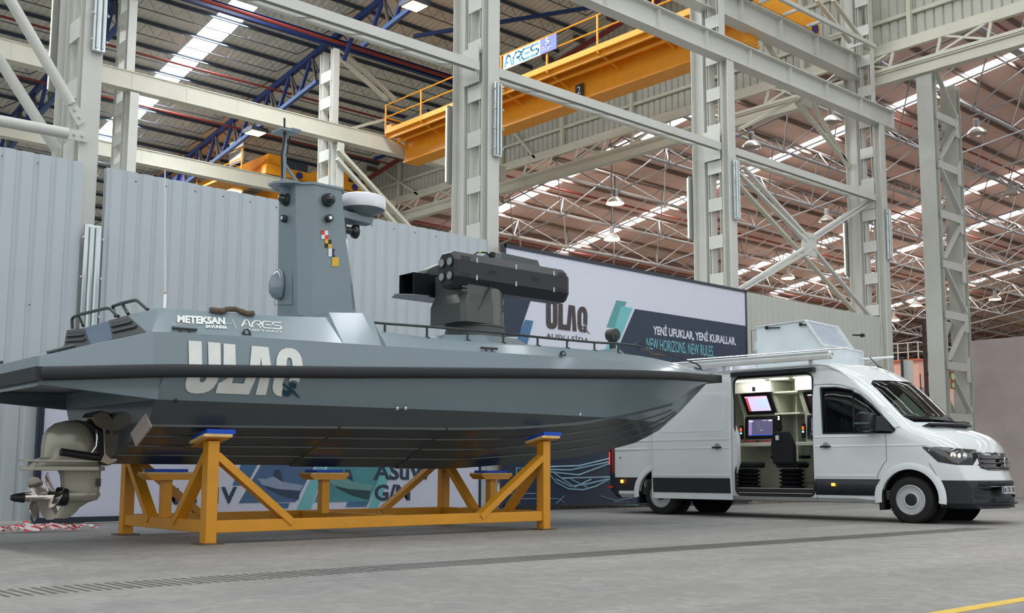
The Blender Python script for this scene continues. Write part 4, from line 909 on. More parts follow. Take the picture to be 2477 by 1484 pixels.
c = b1; MB().tube([(b0[0]-.03, -.03, 4.5), (b0[0]-.05, -.04, 4.8), (c[0]-.03, -.04, c[2]-.1), (c[0]-.04, -.04, c[2]+.18)], .012, 6).tube([(c[0]+.07, 0, c[2]-.03), (c[0]+.02, -.02, c[2]-.25), (c[0], -.02, c[2]-.32)], .01, 6).build('black_cable', black, mast)
MB().box(1.98, -.16, 4.42, 2.08, -.08, 4.45).build('blue_cap', mat('sky_blue_plastic', (70, 150, 226), .4), mast)
# side domes and small cameras on the mast
def dome(P, n, r, label='dome_camera'):
    n = Vector(n).normalized(); d = MB().lathe([(r*1.05, -.02), (r*1.0, .05), (r*.86, .09)], P, n, 20).build(label, dark, mast)
    MB().ball(Vector(P)+n*.09, r*.7).build('lens', mat('black_glass', (16, 17, 20), .06, coat=1.), d)
an = (-.97, 0, .05)
dome(HF.U(697, 484, 1.475), (-1, -.15, 0), .085); dome(HF.V(792, 485, -.385), (-.15, -1, 0), .085)
for P, n in ((HF.U(694, 531, 1.48), (-1, -.1, 0)), (HF.V(793, 530, -.388), (-.1, -1, 0))):
    k = MB().lathe([(.048, -.01), (.05, .07), (.04, .085)], P, n, 4 if False else 12).build('small_camera', dark, mast); MB().lathe([(.026, .085), (.02, .09)], P, n, 14).build('lens', chrome, k)
# rounded loudhailer low on the aft face
P = HF.U(680, 690, 1.50); lh = MB(); rings = []
for z, w_, d_ in ((-.20, .02, .03), (-.17, .07, .10), (-.1, .10, .15), (0, .115, .15), (.1, .10, .12), (.16, .08, .08), (.2, .02, .03)):
    rings.append([(P[0]-d_*math.sin(PI*k/10)-.02, P[1]+w_*math.cos(PI*k/10), P[2]+z) for k in range(11)])
lh.loft(rings); lh.build('loudhailer', mat('glossy_boat_grey', (124, 138, 146), .15, coat=.8), mast)
q = [HF.U(x, y, 1.49) for x, y in ((669, 656), (707, 645), (707, 738), (664, 738))]; ln = MB()
for i in range(4): ln.tube([q[i], q[(i+1) % 4]], .003, 4)
ln.build('panel_seam', mat('dark_joint', (50, 56, 58), .5), mast)
# signal-flag squares
fl = {'r': (214, 62, 48), 'w': (230, 230, 230), 'y': (222, 180, 52), 'k': (24, 22, 24), 'n': (34, 34, 92)}
def sq(x0, y0, x1, y1, c, poly=None):
    pts = poly or [(x0, y0), (x1, y0), (x1, y1), (x0, y1)]
    MB().prism([HF.V(a, b, -.394) for a, b in pts], (0, -.003, 0)).build('signal_flag', mat('flag_'+c, fl[c], .4, var=0), mast, smooth=False)
s6 = lambda x, y: (600+x/2.9675, 280+y/2.968)
def sqz(x0, y0, x1, y1, c): a, b = s6(x0, y0); d, e = s6(x1, y1); sq(a, b, d, e, c)
sqz(526, 824, 550, 856, 'r'); sqz(550, 826, 574, 858, 'w'); sqz(526, 856, 550, 886, 'w'); sqz(550, 858, 576, 888, 'r')
sqz(551, 888, 575, 918, 'y'); sqz(575, 892, 598, 922, 'k'); sqz(552, 918, 575, 947, 'k'); sqz(575, 922, 600, 952, 'y')
sqz(576, 954, 602, 1012, 'w'); sq(0, 0, 0, 0, 'n', [s6(*p) for p in ((602, 957), (624, 958), (614, 986), (624, 1015), (602, 1014))]); sqz(602, 1018, 651, 1082, 'y')
# radar on a bracket ahead of the mast
rc = HF.V(876, 497, 0); r_ = .315
br_ = MB().hexa([(1.95, -.09, rc[2]-.22), (rc[0]+.12, -.07, rc[2]-.26), (rc[0]+.12, .07, rc[2]-.26), (1.95, .09, rc[2]-.32), (1.95, -.09, rc[2]-.12), (rc[0]+.16, -.07, rc[2]-.15), (rc[0]+.16, .07, rc[2]-.15), (1.95, .09, rc[2]-.12)]).build('radar_bracket', paint, mast, bevel=.01)
rd = MB().lathe([(.12, -.16), (.2, -.11), (r_*.93, -.085), (r_*.98, -.07)], rc, n=40).build('radar_base', mat('radar_grey', (120, 124, 128), .4), boat)
MB().lathe([(r_*.97, -.072), (r_*1.0, -.055), (r_*1.0, .075), (r_*.97, .10), (r_*.9, .115), (r_*.5, .128), (.01, .13)], rc, n=40).build('radome', mat('white_radome', (236, 238, 242), .25, coat=.4), rd)
pc = HF.V(843, 558, 0)
e = MB().lathe([(.085, -.14), (.09, -.08), (.05, -.04), (.05, .03), (.09, .07), (.1, .12), (.075, .14)], pc, (1, -.05, 0), 20).build('horn', mat('black_gloss', (28, 29, 31), .18, coat=.6), mast)
# ---- turret and launcher
cu = 4.58; ped = MB()
o8 = lambda r0, r1, w: [(cu+r0*math.cos(PI/8+PI/4*k), r1*math.sin(PI/8+PI/4*k), w) for k in range(8)]
ped.loft([o8(1.12, 1.0, 2.47), o8(.78, .62, 2.68)]).build('turret_pedestal', paint, boat, ang=.2)
C_ = lambda prof: MB().lathe(prof, (cu+.0, 0, 0), n=48)
tur = C_([(.44, 2.64), (.44, 2.80), (.425, 2.805), (.425, 2.84), (.44, 2.85), (.44, 2.87)]).build('turret', turm, boat)
MB().lathe([(.36, 2.85), (.36, 3.5), (.3, 3.55)], (cu+.06, -.02, 0), n=40).build('drum', mat('satin_turret_metal', (104, 106, 98), .28, .75), tur)
B_ = [(cu-.56, -.34), (cu-.50, -.42), (cu-.02, -.42), (cu+.1, -.3), (cu+.1, .36), (cu-.5, .42), (cu-.58, .3)]
MB().loft([[(x, y, 2.87) for x, y in B_], [(x-.0, y, 3.14) for x, y in B_], [(x*1-.0+(.06 if x < cu-.4 else 0), y*.92, 3.28) for x, y in B_], [(x+(.05 if x < cu-.4 else 0), y*.9, 3.58) for x, y in B_]]).build('turret_body', turm, tur, ang=.2, bevel=.008)
fn_ = MB()
for k in range(5): fn_.box(cu-.55, -.38, 3.30+k*.055, cu-.30, -.355, 3.325+k*.055)
fn_.build('cooling_fins', turm, tur)
MB().prism([(cu-.05, -.395, 3.2), (cu-.3, -.43, 3.05), (cu-.05, -.43, 3.42)], (0, .05, 0)).build('side_wedge', turm, tur)
MB().bar((cu+.0, -.35, 3.02), (cu+.3, -.30, 3.15), .05, .09).build('strut', dark, tur)
# launcher: eight-sided pod with four tube mouths facing aft
y0, y1 = -.44, -.02; a = HF.V(1110, 612, y0); uA = 3.86; uB = 6.10; w0, w1 = 3.35, 3.86
def pod(u, g=0., dz=0.): return [(u, y0+g, w0+.14+dz), (u, y0+.10, w0+g+dz), (u, y1-.10, w0+g+dz), (u, y1-g, w0+.14+dz), (u, y1-g, w1-.13+dz), (u, y1-.11, w1-g+dz), (u, y0+.11, w1-g+dz), (u, y0+g, w1-.13+dz)]
lau = MB().loft([pod(uA, .03), pod(uA+.05), pod(uB-.06), pod(uB, .04)]).build('rocket_launcher', launm, boat, ang=.3)
for y in (y0+.12, y1-.12):
    for z in (w0+.155, w1-.155):
        k = MB().lathe([(.066, 0), (.07, .012), (.06, .014)], (uA-.002, y, z), (-1, 0, 0), 24).build('tube_mouth', dark, lau); MB().lathe([(.056, 0), (.05, .006)], (uA-.015, y, z), (-1, 0, 0), 24).build('tube_cap', mat('pale_cap', (150, 156, 156), .4), k)
lt = MB(); vs_ = MB(); hp = MB()
for u in (uA+.38, uA+1.12, uB-.36):
    for z, dz in ((w1-.105, .03), (w0+.155, -.0)): lt.box(u-.012, y0-.012, z-.035, u+.012, y0+.004, z+.035)
for u0, sgn in ((uA+.1, 1), (uB-.26, 1)):
    for k in range(5):
        for z in (w1-.10, w0+.17): vs_.box(u0+k*.035, y0-.003, z-.035, u0+k*.035+.018, y0+.002, z+.03)
for u in (uA+.62, uA+1.45): hp.box(u, y0-.004, (w0+w1)/2-.02, u+.13, y0+.002, (w0+w1)/2+.04)
lt.build('latches', mat('silver_latch', (190, 194, 196), .3, .6), lau); vs_.build('vent_slots', mat('blue_black', (28, 30, 48), .5), lau); hp.build('hand_pockets', black, lau)
MB().hexa([(uA+.95, -.30, w1), (uA+1.75, -.30, w1-.02), (uA+1.75, -.04, w1-.02), (uA+.75, -.04, w1), (uA+1.0, -.27, w1+.12), (uA+1.72, -.27, w1+.1), (uA+1.70, -.06, w1+.1), (uA+.85, -.06, w1+.12)]).build('sight_box', mat('sight_green_grey', (76, 84, 82), .4), lau, bevel=.01)
MB().tube([(uA+.5, -.2, w1+.01), (uA+.6, -.2, w1+.08), (uA+.78, -.18, w1+.1), (uA+.9, -.18, w1+.02)], .012, 6).box(uA+.86, -.21, w1, uA+.92, -.15, w1+.12).build('cable', black, lau); MB().tube([(uA+.6, -.2, w1+.08), (uA+.66, -.195, w1+.092)], .014, 6).build('cable_sleeve', mat('yellow_sleeve', (210, 184, 60), .5), lau)
# electro-optical box on the far side of the turret
e0 = HF.V(978, 660, .42); eo = HF.V(1000, 700, .42)
vx = lambda x, y, v=.42: HF.V(x, y, v)
p0, p1, p2, p3 = vx(999, 659), vx(1082, 672), vx(1082, 722), vx(999, 714)
bx = MB()
Lx, Rx, bz, tz = p0[0], p1[0]+.2, p3[2], p0[2]
bx.box(Lx, .40, bz, Rx, .42, tz).box(Lx, .74, bz, Rx, .76, tz).box(Lx, .40, tz-.01, Rx, .76, tz).box(Lx, .40, bz, Rx, .76, bz+.01).box(Rx-.4, .40, bz, Rx-.38, .76, tz).build('sight_housing', mat('blue_black_sheet', (30, 36, 42), .35, .3), tur)
MB().prism([(Lx-.25, .5, bz-.01), (Lx-.05, .36, bz-.01), (Lx+.22, .30, bz-.01), (Lx+.25, .38, bz-.01), (Rx, .36, bz-.01), (Rx, .8, bz-.01), (Lx-.1, .8, bz-.01)], (0, 0, .012)).build('base_plate', mat('zinc_plate', (120, 124, 126), .35, .5), tur)
q = [vx(1031, 662, .5), vx(1034, 652, .5), vx(1072, 635, .5), vx(1084, 640, .5), vx(1084, 690, .5)]; MB().prism(q, (0, .22, 0)).build('sight_arm', turm, tur, bevel=.01)
# ---- stern drive
def sec(w, ua, uf, hw, n=20): return [((ua+uf)/2+(uf-ua)/2*math.cos(2*PI*k/n), hw*math.sin(2*PI*k/n)*(1 if True else 0), w) for k in range(n)]
sd = mat('champagne_drive_paint', (158, 156, 140), .28, .3, coat=.4, var=.02)
PX = lambda x, y: HF.V(x, y, 0)
def stack(levels, pw=1.):
    rr = []
    for y, xa, xf, hw in levels:
        a, b = PX(xa, y), PX(xf, y); rr.append([((a[0]+b[0])/2+(b[0]-a[0])/2*np.sign(math.cos(q))*abs(math.cos(q))**pw, hw*np.sign(math.sin(q))*abs(math.sin(q))**pw, (a[2]+b[2])/2) for q in [2*PI*k/28 for k in range(28)]])
    return MB().loft(rr)
up = stack([(1132, 62, 243, .12), (1118, 70, 243, .15), (1108, 100, 240, .17), (1080, 102, 232, .185), (1055, 106, 224, .185), (1040, 116, 216, .17), (1026, 134, 206, .13), (1019, 160, 196, .07)], .8)
drive = up.build('stern_drive', sd, boat)
MB().loft([[(PX(x, 1114)[0], y, z) for x, y in ((45, -.05), (100, -.17), (225, -.16), (240, -.05), (240, .05), (225, .16), (100, .17), (45, .05))] for z in (PX(45, 1117)[2], PX(45, 1112)[2])]).build('upper_fin', sd, drive)
MB().loft([[(PX(x, 1134)[0], y, z) for x, y in ((48, -.04), (70, -.16), (225, -.17), (250, -.05), (250, .05), (225, .17), (70, .16), (48, .04))] for z in (PX(45, 1139)[2], PX(45, 1128)[2])]).build('anti_ventilation_plate', sd, drive, bevel=.006)
stack([(1136, 138, 244, .10), (1150, 145, 243, .085), (1172, 147, 241, .075), (1195, 148, 239, .08), (1210, 150, 236, .07), (1216, 150, 214, .04), (1228, 146, 194, .022), (1242, 137, 182, .015), (1255, 133, 165, .008)], .9).build('lower_leg', sd, drive)
pr = PX(155, 1200); pe = PX(238, 1196); L_ = pe[0]-pr[0]
MB().lathe([(.085, 0), (.088, L_*.4), (.075, L_*.8), (.03, L_*1.02), (.005, L_*1.06)], pr, (1, 0, .03), 24).build('torpedo', sd, drive)
MB().lathe([(.1, 0), (.1, .09)], PX(139, 1202), (1, 0, 0), 24).build('seal_ring', black, drive)
h0 = PX(52, 1203); h1 = PX(142, 1202); HL = h1[0]-h0[0]; prm = mat('polished_steel', (214, 206, 200), .16, 1.)
for nm, uc, dr_, nb_, R, ph in (('propeller', h0[0]+.12, 1, 3, .265, .3), ('propeller', h0[0]+.30, -1, 3, .28, 1.1)):
    pp = MB(); pp.lathe([(.05, -.1), (.062, .12)], (uc, 0, h0[2]), (1, 0, 0), 20)
    for k in range(nb_):
        a0 = ph+2*PI*k/nb_; rows = []
        for i in range(9):
            r = .05+(R-.05)*i/8; wd = 1.35*math.sin(PI*(.16+.82*i/8))**.6; tw = .95-.6*i/8; row = []
            for j in range(7):
                s_ = (j/6-.5)*wd; row.append((uc+dr_*math.sin(tw)*s_*r*1.25, r*math.cos(a0+s_*math.cos(tw*.5)), h0[2]+r*math.sin(a0+s_*math.cos(tw*.5))))
            rows.append(row)
        vs = [p for r_w in rows for p in r_w]; off = [(p[0]+.006, p[1], p[2]) for p in vs]; fs = []; nn = len(vs)
        for i in range(8):
            for j in range(6): a_ = i*7+j; fs += [(a_, a_+1, a_+8, a_+7), (a_+nn, a_+7+nn, a_+8+nn, a_+1+nn)]
        bd = [j for j in range(7)]+[i*7+6 for i in range(1, 9)]+[8*7+j for j in range(5, -1, -1)]+[i*7 for i in range(7, 0, -1)]
        fs += [(bd[i], bd[(i+1) % len(bd)]+nn*0, bd[(i+1) % len(bd)]+nn, bd[i]+nn) for i in range(len(bd))]
        pp.add(vs+off, fs)
    pp.build(nm, prm, drive)
MB().lathe([(.025, 0), (.04, .03), (.055, .13)], PX(26, 1205), (1, 0, 0), 20).build('hub_cap', black, drive)
MB().tube([PX(100, 1202), PX(140, 1202)], .05, 16).build('prop_shaft', chrome, drive)
# black yoke, hoses, gimbal plate on the transom
yk = MB(); yk.prism([HF.V(x, y, -.12) for x, y in ((185, 1016), (216, 1022), (258, 1052), (268, 1112), (240, 1122), (200, 1085), (216, 1050))], (0, .24, 0)); yk.build('yoke', black, drive, bevel=.01)
for y in (-.2, .2): MB().tube([(p[0], y, p[2]) for p in (HF.V(147, 1094, -.2), HF.V(240, 1108, -.2))], .04, 12).build('trim_ram', black, drive)
MB().tube([HF.V(233, 1040, -.2), HF.V(235, 1060, -.22), HF.V(233, 1080, -.22), HF.V(222, 1096, -.2)], .012, 8).build('hydraulic_hose', chrome, drive)
gq = [(222, 1012), (228, 1000), (245, 994), (262, 998), (273, 1012), (290, 1100), (284, 1118), (262, 1128), (240, 1118), (252, 1100), (250, 1040), (232, 1030)]
gp = MB().prism([HF.V(x, y, -.16) for x, y in gq], (0, .32, 0)).build('transom_shield', mat('brown_chrome', (122, 112, 100), .18, .8), drive, bevel=.012)
MB().lathe([(.022, 0), (.022, .01)], HF.V(261, 1046, -.165), (0, -1, 0), 14).build('port', black, gp)
tq = [HF.U(x, y, -.76) for x, y in ((355, 1002), (369, 1033), (332, 1081), (320, 1049))]
tb = MB().prism(tq, (-.02, 0, 0)).build('trim_tab', mat('bare_alloy', (176, 164, 156), .5, .3), boat)
MB().box(PX(228, 1175)[0], -.082, PX(228, 1178)[2], PX(238, 1160)[0], -.07, PX(228, 1158)[2]).build('anode', dark, drive)
# ---- ropes lying on the boat
rope_m = mat('brown_rope', (104, 92, 78), .9, var=.2, scale=40, bump=.5)
def rope(pts, r, label):
    P = [Vector(tuple(HF.wld(p))) for p in pts]; mb = MB(); Q = []
    for i in range(len(P)-1):
        for k in range(6): Q.append(P[i].lerp(P[i+1], k/6))
    Q.append(P[-1])
    for ph in (0, 2.1, 4.2): mb.tube([q+Vector((0, math.cos(i*1.1+ph), math.sin(i*1.1+ph)))*r*.55 for i, q in enumerate(Q)], r*.6, 6)
    return obj('rope', mb, rope_m, label, 'rope')
rp = [HF.V(400+x/4.946, 700+y/4.946, yv) for x, y, yv in ((540, 245, -1.14), (610, 255, -1.16), (680, 262, -1.17), (740, 240, -1.1), (830, 240, -1.08), (900, 265, -1.13), (980, 292, -1.16), (1055, 290, -1.15))]
rope(rp, .03, 'short brown rope draped over the top edge of the boat left of the mast')
rp = [HF.V(1440+x/7.42, 800+y/7.42, -.42) for x, y in ((850, 345), (930, 365), (1010, 425), (1080, 445), (1160, 435), (1230, 465))]
rope(rp, .018, 'thin rope lying on the foredeck of the boat near the bow rail')
# ================================================================== VAN
VF = Frame((16.11, 8.53, 0), -85.5); HWV = 1.02
vw = mat('van_white_paint', (222, 226, 226), .22, coat=.7, var=.008); cladm = mat('van_black_cladding', (34, 37, 42), .5, var=.03); vglass = mat('van_window_glass', (176, 190, 186), .02, trans=1., ior=1.12, spec=.9, coat=.6)
gloss_k = mat('gloss_black_trim', (14, 15, 17), .2, coat=.4); tyre_m = mat('tyre_rubber', (30, 29, 28), .85, bump=.2, scale=30); rim_m = mat('silver_steel_wheel', (186, 190, 192), .35, .3); cabin_m = mat('cab_black_lining', (16, 16, 17), .8)
#  s, k(bow), zb, w0, w1, zbelt, w2, z2, w3, z3, zt
ST = [(-5.60, 0, .36, .96, .985, 1.43, .90, 2.44, .78, 2.50, 2.54), (-5.52, 0, .30, .99, 1.01, 1.43, .93, 2.50, .80, 2.58, 2.62), (-4.6, 0, .30, .99, 1.02, 1.43, .945, 2.53, .80, 2.61, 2.65), (-3.0, 0, .30, .99, 1.02, 1.43, .945, 2.53, .80, 2.61, 2.66),
      (-1.5, .0, .30, .99, 1.02, 1.43, .945, 2.53, .80, 2.61, 2.66), (-1.3, .06, .30, .99, 1.02, 1.43, .945, 2.50, .80, 2.59, 2.64), (-1.1, .2, .30, .99, 1.02, 1.43, .945, 2.40, .82, 2.50, 2.575), (-.9, .3, .30, .99, 1.02, 1.43, .95, 2.23, .84, 2.33, 2.44),
      (-.7, .40, .28, .99, 1.02, 1.43, .955, 2.03, .86, 2.12, 2.23), (-.5, .44, .28, .99, 1.02, 1.42, .965, 1.85, .87, 1.91, 2.0), (-.3, .47, .28, .99, 1.02, 1.41, .975, 1.66, .88, 1.71, 1.76), (-.12, .5, .28, .99, 1.02, 1.35, .985, 1.49, .88, 1.535, 1.55),
      (0, .47, .28, .99, 1.02, 1.30, .98, 1.44, .87, 1.48, 1.50), (.2, .45, .27, .99, 1.02, 1.22, .97, 1.37, .85, 1.42, 1.44), (.4, .42, .26, .985, 1.015, 1.14, .96, 1.27, .83, 1.34, 1.37), (.54, .38, .25, .97, .995, 1.05, .93, 1.17, .81, 1.25, 1.29),
      (.63, .35, .25, .95, .97, .96, .90, 1.08, .79, 1.17, 1.20), (.69, .33, .25, .93, .945, .88, .88, .98, .78, 1.06, 1.09), (.74, .31, .25, .91, .925, .74, .86, .82, .77, .86, .87), (.80, .29, .25, .89, .90, .62, .85, .66, .77, .69, .70), (.815, .29, .25, .86, .87, .52, .83, .55, .75, .565, .57)]
def sec_v(t, off=0.):
    s_, k, zb, w0, w1, zl, w2, z2, w3, z3, zt = t
    h = [(0, zb-off), (w0-.10, zb-off), (w0+off, zb+.07), (w1+off, min(.76, zl-.05)), (w1+off, (min(.76, zl-.05)+zl)/2), (w1+off, zl), ((w1+w2)/2+.012+off, (zl+z2)/2), (w2+off, z2), ((w2*.45+w3*.55)+off*.8, z2*.3+z3*.7+off*.7), (w3+off*.3, z3+off), (w3*.55, zt-(zt-z3)*.28+off), (0, zt+off)]
    return [(s_+(max(off, -.012) if s_ > .81 else -off if s_ < -5.55 else 0)+k*(1-(min(y, 1.02)/1.02)**2), y, z) for y, z in h]
def vbody(off=0., s0=-9, s1=9):
    rr = []
    for t in ST:
        if s0 <= t[0] <= s1:
            h = sec_v(t, off); rr.append([(u, HWV-y, z) for u, y, z in reversed(h)]+[(u, HWV+y, z) for u, y, z in h[1:-1]])
    return MB().loft(rr)
van = thing('van', 'white high-roof van with an open sliding door showing operator consoles', 'van', (-2, 1, 0), frame=VF)
TMP = []; WARP[0] = True; van.scale = (1.013, 1.013, 1.013)
def tmp(mb):
    o = mb.build('tmp', vw, smooth=False, keep=True); o.hide_render = True; TMP.append(o); return o
def rbox(u0, u1, z0, z1, r, v0, v1, n=5):
    pts = []
    for cx, cz, a in ((u1-r, z1-r, 0), (u0+r, z1-r, 90), (u0+r, z0+r, 180), (u1-r, z0+r, 270)):
        pts += [(cx+r*math.cos(math.radians(a+90*i/n)), v0, cz+r*math.sin(math.radians(a+90*i/n))) for i in range(n+1)]
    return MB().prism(pts, (0, v1-v0, 0))
def cyl(u, z, r, v0, v1, n=32): return MB().prism([(u+r*math.cos(2*PI*k/n), v0, z+r*math.sin(2*PI*k/n)) for k in range(n)], (0, v1-v0, 0))
WB = -4.49
shell = vbody().build('body_shell', vw, van, ang=.5, keep=True)
mw = shell.matrix_world.copy()
def local(o): # cutters live in the same frame as the shell
    o.parent = van; o.location = shell.location; return o
def cut(target, mb, op='DIFFERENCE'):
    c = local(tmp(mb)); bpy.context.view_layer.update(); boolean(target, c, op)
WIN = [(-1.412, 2.183), (-1.15, 2.175), (-.9, 2.123), (-.746, 2.026), (-.577, 1.866), (-.447, 1.719), (-.36, 1.63), (-.199, 1.448), (-.26, 1.41), (-1.374, 1.425)]
ws = [(-.80, 1.575), (.80, 1.575), (.865, 1.66), (.80, 2.22), (.70, 2.285), (-.70, 2.285), (-.80, 2.22), (-.865, 1.66)]
wsx = lambda d=0.: MB().prism([(-1.0, HWV+y*(1-d), z+(d*.25 if z < 1.7 else -d*.25 if z > 2.1 else 0)) for y, z in ws], (2.2, 0, 0))
win_p = lambda v0, v1, g=0.: MB().prism([(u, v0, z) for u, z in WIN], (0, v1-v0, 0))
# glass first, cut from the same skin
def skin(cutter, name, m, off=-.01, t=.012):
    o = vbody(off).build(name, m, van, keep=True, ang=.5); cut(o, vbody(off-t)); cut(o, cutter, 'INTERSECT'); return o
wsg = skin(wsx(), 'windscreen', vglass)
sw = skin(win_p(-.3, .4), 'side_window', vglass); sw2 = skin(win_p(1.7, 2.4), 'side_window', vglass)
cut(shell, vbody(-.045))
cut(shell, rbox(-2.985, -1.545, .385, 2.44, .10, -.5, .5))
cut(shell, win_p(-.3, .3)); cut(shell, win_p(1.8, 2.4)); cut(shell, wsx())
for u in (0, WB): cut(shell, cyl(u, .38, .455, -.3, 2.4)) if False else (cut(shell, cyl(u, .38, .455, -.3, .5)), cut(shell, cyl(u, .38, .455, 1.6, 2.4)))
# wheel wells, floor, bulkhead
for u in (0, WB):
    for v0, v1 in ((.30, .32), (1.72, 1.74)): cyl(u, .38, .47, v0, v1).build('wheel_well', cabin_m, van)
    wl = MB()
    for v0, v1 in ((.04, .34), (1.70, 2.0)):
        for k in range(14):
            a0, a1 = PI*k/14-.15, PI*(k+1)/14-.15; wl.hexa([(u+.46*math.cos(a0), v0, .38+.46*math.sin(a0)), (u+.46*math.cos(a1), v0, .38+.46*math.sin(a1)), (u+.46*math.cos(a1), v1, .38+.46*math.sin(a1)), (u+.46*math.cos(a0), v1, .38+.46*math.sin(a0)),
                (u+.475*math.cos(a0), v0, .38+.475*math.sin(a0)), (u+.475*math.cos(a1), v0, .38+.475*math.sin(a1)), (u+.475*math.cos(a1), v1, .38+.475*math.sin(a1)), (u+.475*math.cos(a0), v1, .38+.475*math.sin(a0))])
    wl.build('arch_liner', cabin_m, van)
MB().box(-5.5, .12, .36, -.35, 1.92, .50).build('floor_pan', mat('van_floor', (92, 92, 88), .7), van)
MB().box(-5.3, .25, .29, .6, 1.8, .37).build('underbody', cabin_m, van)
MB().box(-1.50, .08, .5, -1.44, 1.96, 2.5).build('bulkhead', cabin_m, van)
# black cladding bands and bumpers: a slightly proud skin of the same body
def band(name, u0, u1, z0, z1, m=cladm, off=.012, v0=-1, v1=1.0, holes=(), extra=None):
    o = vbody(off).build(name, m, van, keep=True, ang=.5); cut(o, vbody(-.02)); cut(o, MB().box(u0, v0, z0, u1, v1, z1), 'INTERSECT')
    for h in holes: cut(o, h)
    return o
band('side_cladding', -1.53, .3, .415, .675, holes=[cyl(0, .38, .455, -.3, .9)])
band('side_cladding', -4.2, -3.0, .415, .675, v0=1.0, v1=3)
band('side_cladding', -5.0, -4.4, .41, .675, holes=[cyl(WB, .38, .455, -.3, .9)])
band('front_bumper', .25, 2.0, .2, .665, v1=3, holes=[cyl(0, .38, .47, -.3, 2.4), rbox(.9, 1.5, .60, .64, .01, -.1, .1)])
rb_ = band('rear_bumper', -7, -5.0, .2, .675, v1=3, holes=[cyl(WB, .38, .455, -.3, 2.4), MB().prism([(-5.42, -.3, .10), (-5.42, -.3, .425), (-4.9, -.3, .43), (-4.9, -.3, .10)], (0, .6, 0))])
band('sill_corner', -5.41, -4.95, .27, .42, m=vw, off=.006, holes=[cyl(WB, .38, .455, -.3, .9)])
band('rear_corner_trim', -7, -5.49, .66, .76, v1=3)
# arch lips
for u in (0, WB):
    al = MB(); rr = []
    for k in range(25):
        a = math.radians(-8+196*k/24)
        c, s_ = math.cos(a), math.sin(a)
        if .38+.47*s_ < .30: continue
        rr.append([(u+.455*c, -.012, .38+.455*s_), (u+.52*c, -.016, .38+.52*s_), (u+.57*c, .004, .38+.57*s_), (u+.455*c, .05, .38+.455*s_)])
    al.loft(rr).build('wheel_arch', vw, van)
MB().hexa([(-.50, -.0, .19), (-.42, -.0, .20), (-.42, .25, .20), (-.50, .25, .19), (-.50, -.01, .62), (-.44, -.01, .62), (-.44, .25, .62), (-.50, .25, .62)]).build('mud_flap', black, van, bevel=.01)
MB().hexa([(WB-.50, -.0, .19), (WB-.44, -.0, .20), (WB-.44, .25, .20), (WB-.50, .25, .19), (WB-.50, -.01, .6), (WB-.46, -.01, .6), (WB-.46, .25, .6), (WB-.50, .25, .6)]).build('mud_flap', black, van, bevel=.01)
# wheels
def wheel(u, v, sgn, steer=0.):
    w = bpy.data.objects.new('wheel', None); COL.objects.link(w); w.parent = van; w.location = tuple(np.array((u if u > -.4 else -.45+(u+.45)*1.062, v, .36))-np.array(van['ref'])); w['ref'] = (0., 0., 0.); w['own_frame'] = 1; w.rotation_euler = (0, 0, steer)
    ax = (0, -sgn, 0); t = MB().lathe([(.235, -.11), (.30, -.115), (.345, -.10), (.36, -.07), (.36, .07), (.345, .10), (.30, .115), (.235, .11)], n=64, ax=ax, cap=False); 
    for k in range(40):
        a = 2*PI*k/40
        for y0_, y1_, da in ((-.10, -.01, .05), (.01, .10, -.05)):
            c0, s0, c1, s1 = math.cos(a), math.sin(a), math.cos(a+da), math.sin(a+da)
            t.bar((.361*c0, y0_, .361*s0), (.361*c1, y1_, .361*s1), .018, .005, (c0, 0, s0))
    t.build('tyre', tyre_m, w)
    r = MB().lathe([(.236, .09), (.232, .113), (.218, .118), (.210, .10), (.200, .03), (.165, .005), (.145, .06), (.13, .10), (.105, .104), (.095, .098), (.02, .095)], n=48, ax=ax).build('rim', rim_m, w, ang=.5)
    h = MB()
    for k in range(16):
        a = 2*PI*k/16; h.lathe([(.022, 0), (.022, .006)], (.181*math.cos(a), -sgn*.03, .181*math.sin(a)), ax, 10)
    h.build('vent_holes', black, w)
    MB().lathe([(.094, .098), (.088, .106), (.04, .112), (.02, .110)], n=32, ax=ax).build('hub_cap', mat('black_hub', (26, 30, 34), .45), w)
wheel(0, .13, 1, .0); wheel(WB, .13, 1); wheel(0, 1.91, -1, .0); wheel(WB, 1.91, -1)
# sliding door, slid back along the side
dz = [(.315, .0), (.76, -.03), (1.43, -.03), (2.0, .015), (2.50, .05)]
def door_slab(u0, u1, off, th, zs, name, m, parent, slant=0.):
    rr = []
    for z in zs:
        y = interp(z, [.30, .76, 1.43, 2.0, 2.53], [-.055, -.085, -.085, -.05, -.005])+off; rr.append([(u0, y, z), (u1, y, z), (u1, y+th, z), (u0, y+th, z)])
    return MB().loft(rr).build(name, m, parent, bevel=.008, ang=.4)
sd_ = door_slab(-4.585, -3.005, 0, .045, [.295, .40, .66, .76, 1.05, 1.2, 1.43, 1.7, 2.0, 2.3, 2.505], 'sliding_door', vw, van)
door_slab(-4.58, -3.02, -.012, .02, [.412, .66, .675], 'side_cladding', cladm, sd_)
door_slab(-4.40, -3.13, -.004, .01, [1.50, 1.9, 2.20], 'blank_window_panel', mat('van_white_panel', (226, 230, 232), .15, coat=.8, var=.005), sd_)
door_slab(-4.585, -3.005, -.006, .01, [1.195, 1.215], 'crease', vw, sd_); door_slab(-4.585, -3.005, -.006, .01, [1.345, 1.375], 'crease', vw, sd_); door_slab(-4.58, -3.01, -.006, .01, [.70, .735], 'crease', vw, sd_)
def handle(u, z, y, parent):
    MB().lathe([(.055, 0), (.05, .004)], (u, y, z+.02), (0, -1, 0), 20).build('handle_recess', mat('handle_shade', (150, 154, 154), .4), parent)
    MB().tube([(u-.085, y-.02, z), (u+.085, y-.02, z)], .015, 10).build('door_handle', black, parent)
handle(-3.25, 1.215, -.09, sd_)
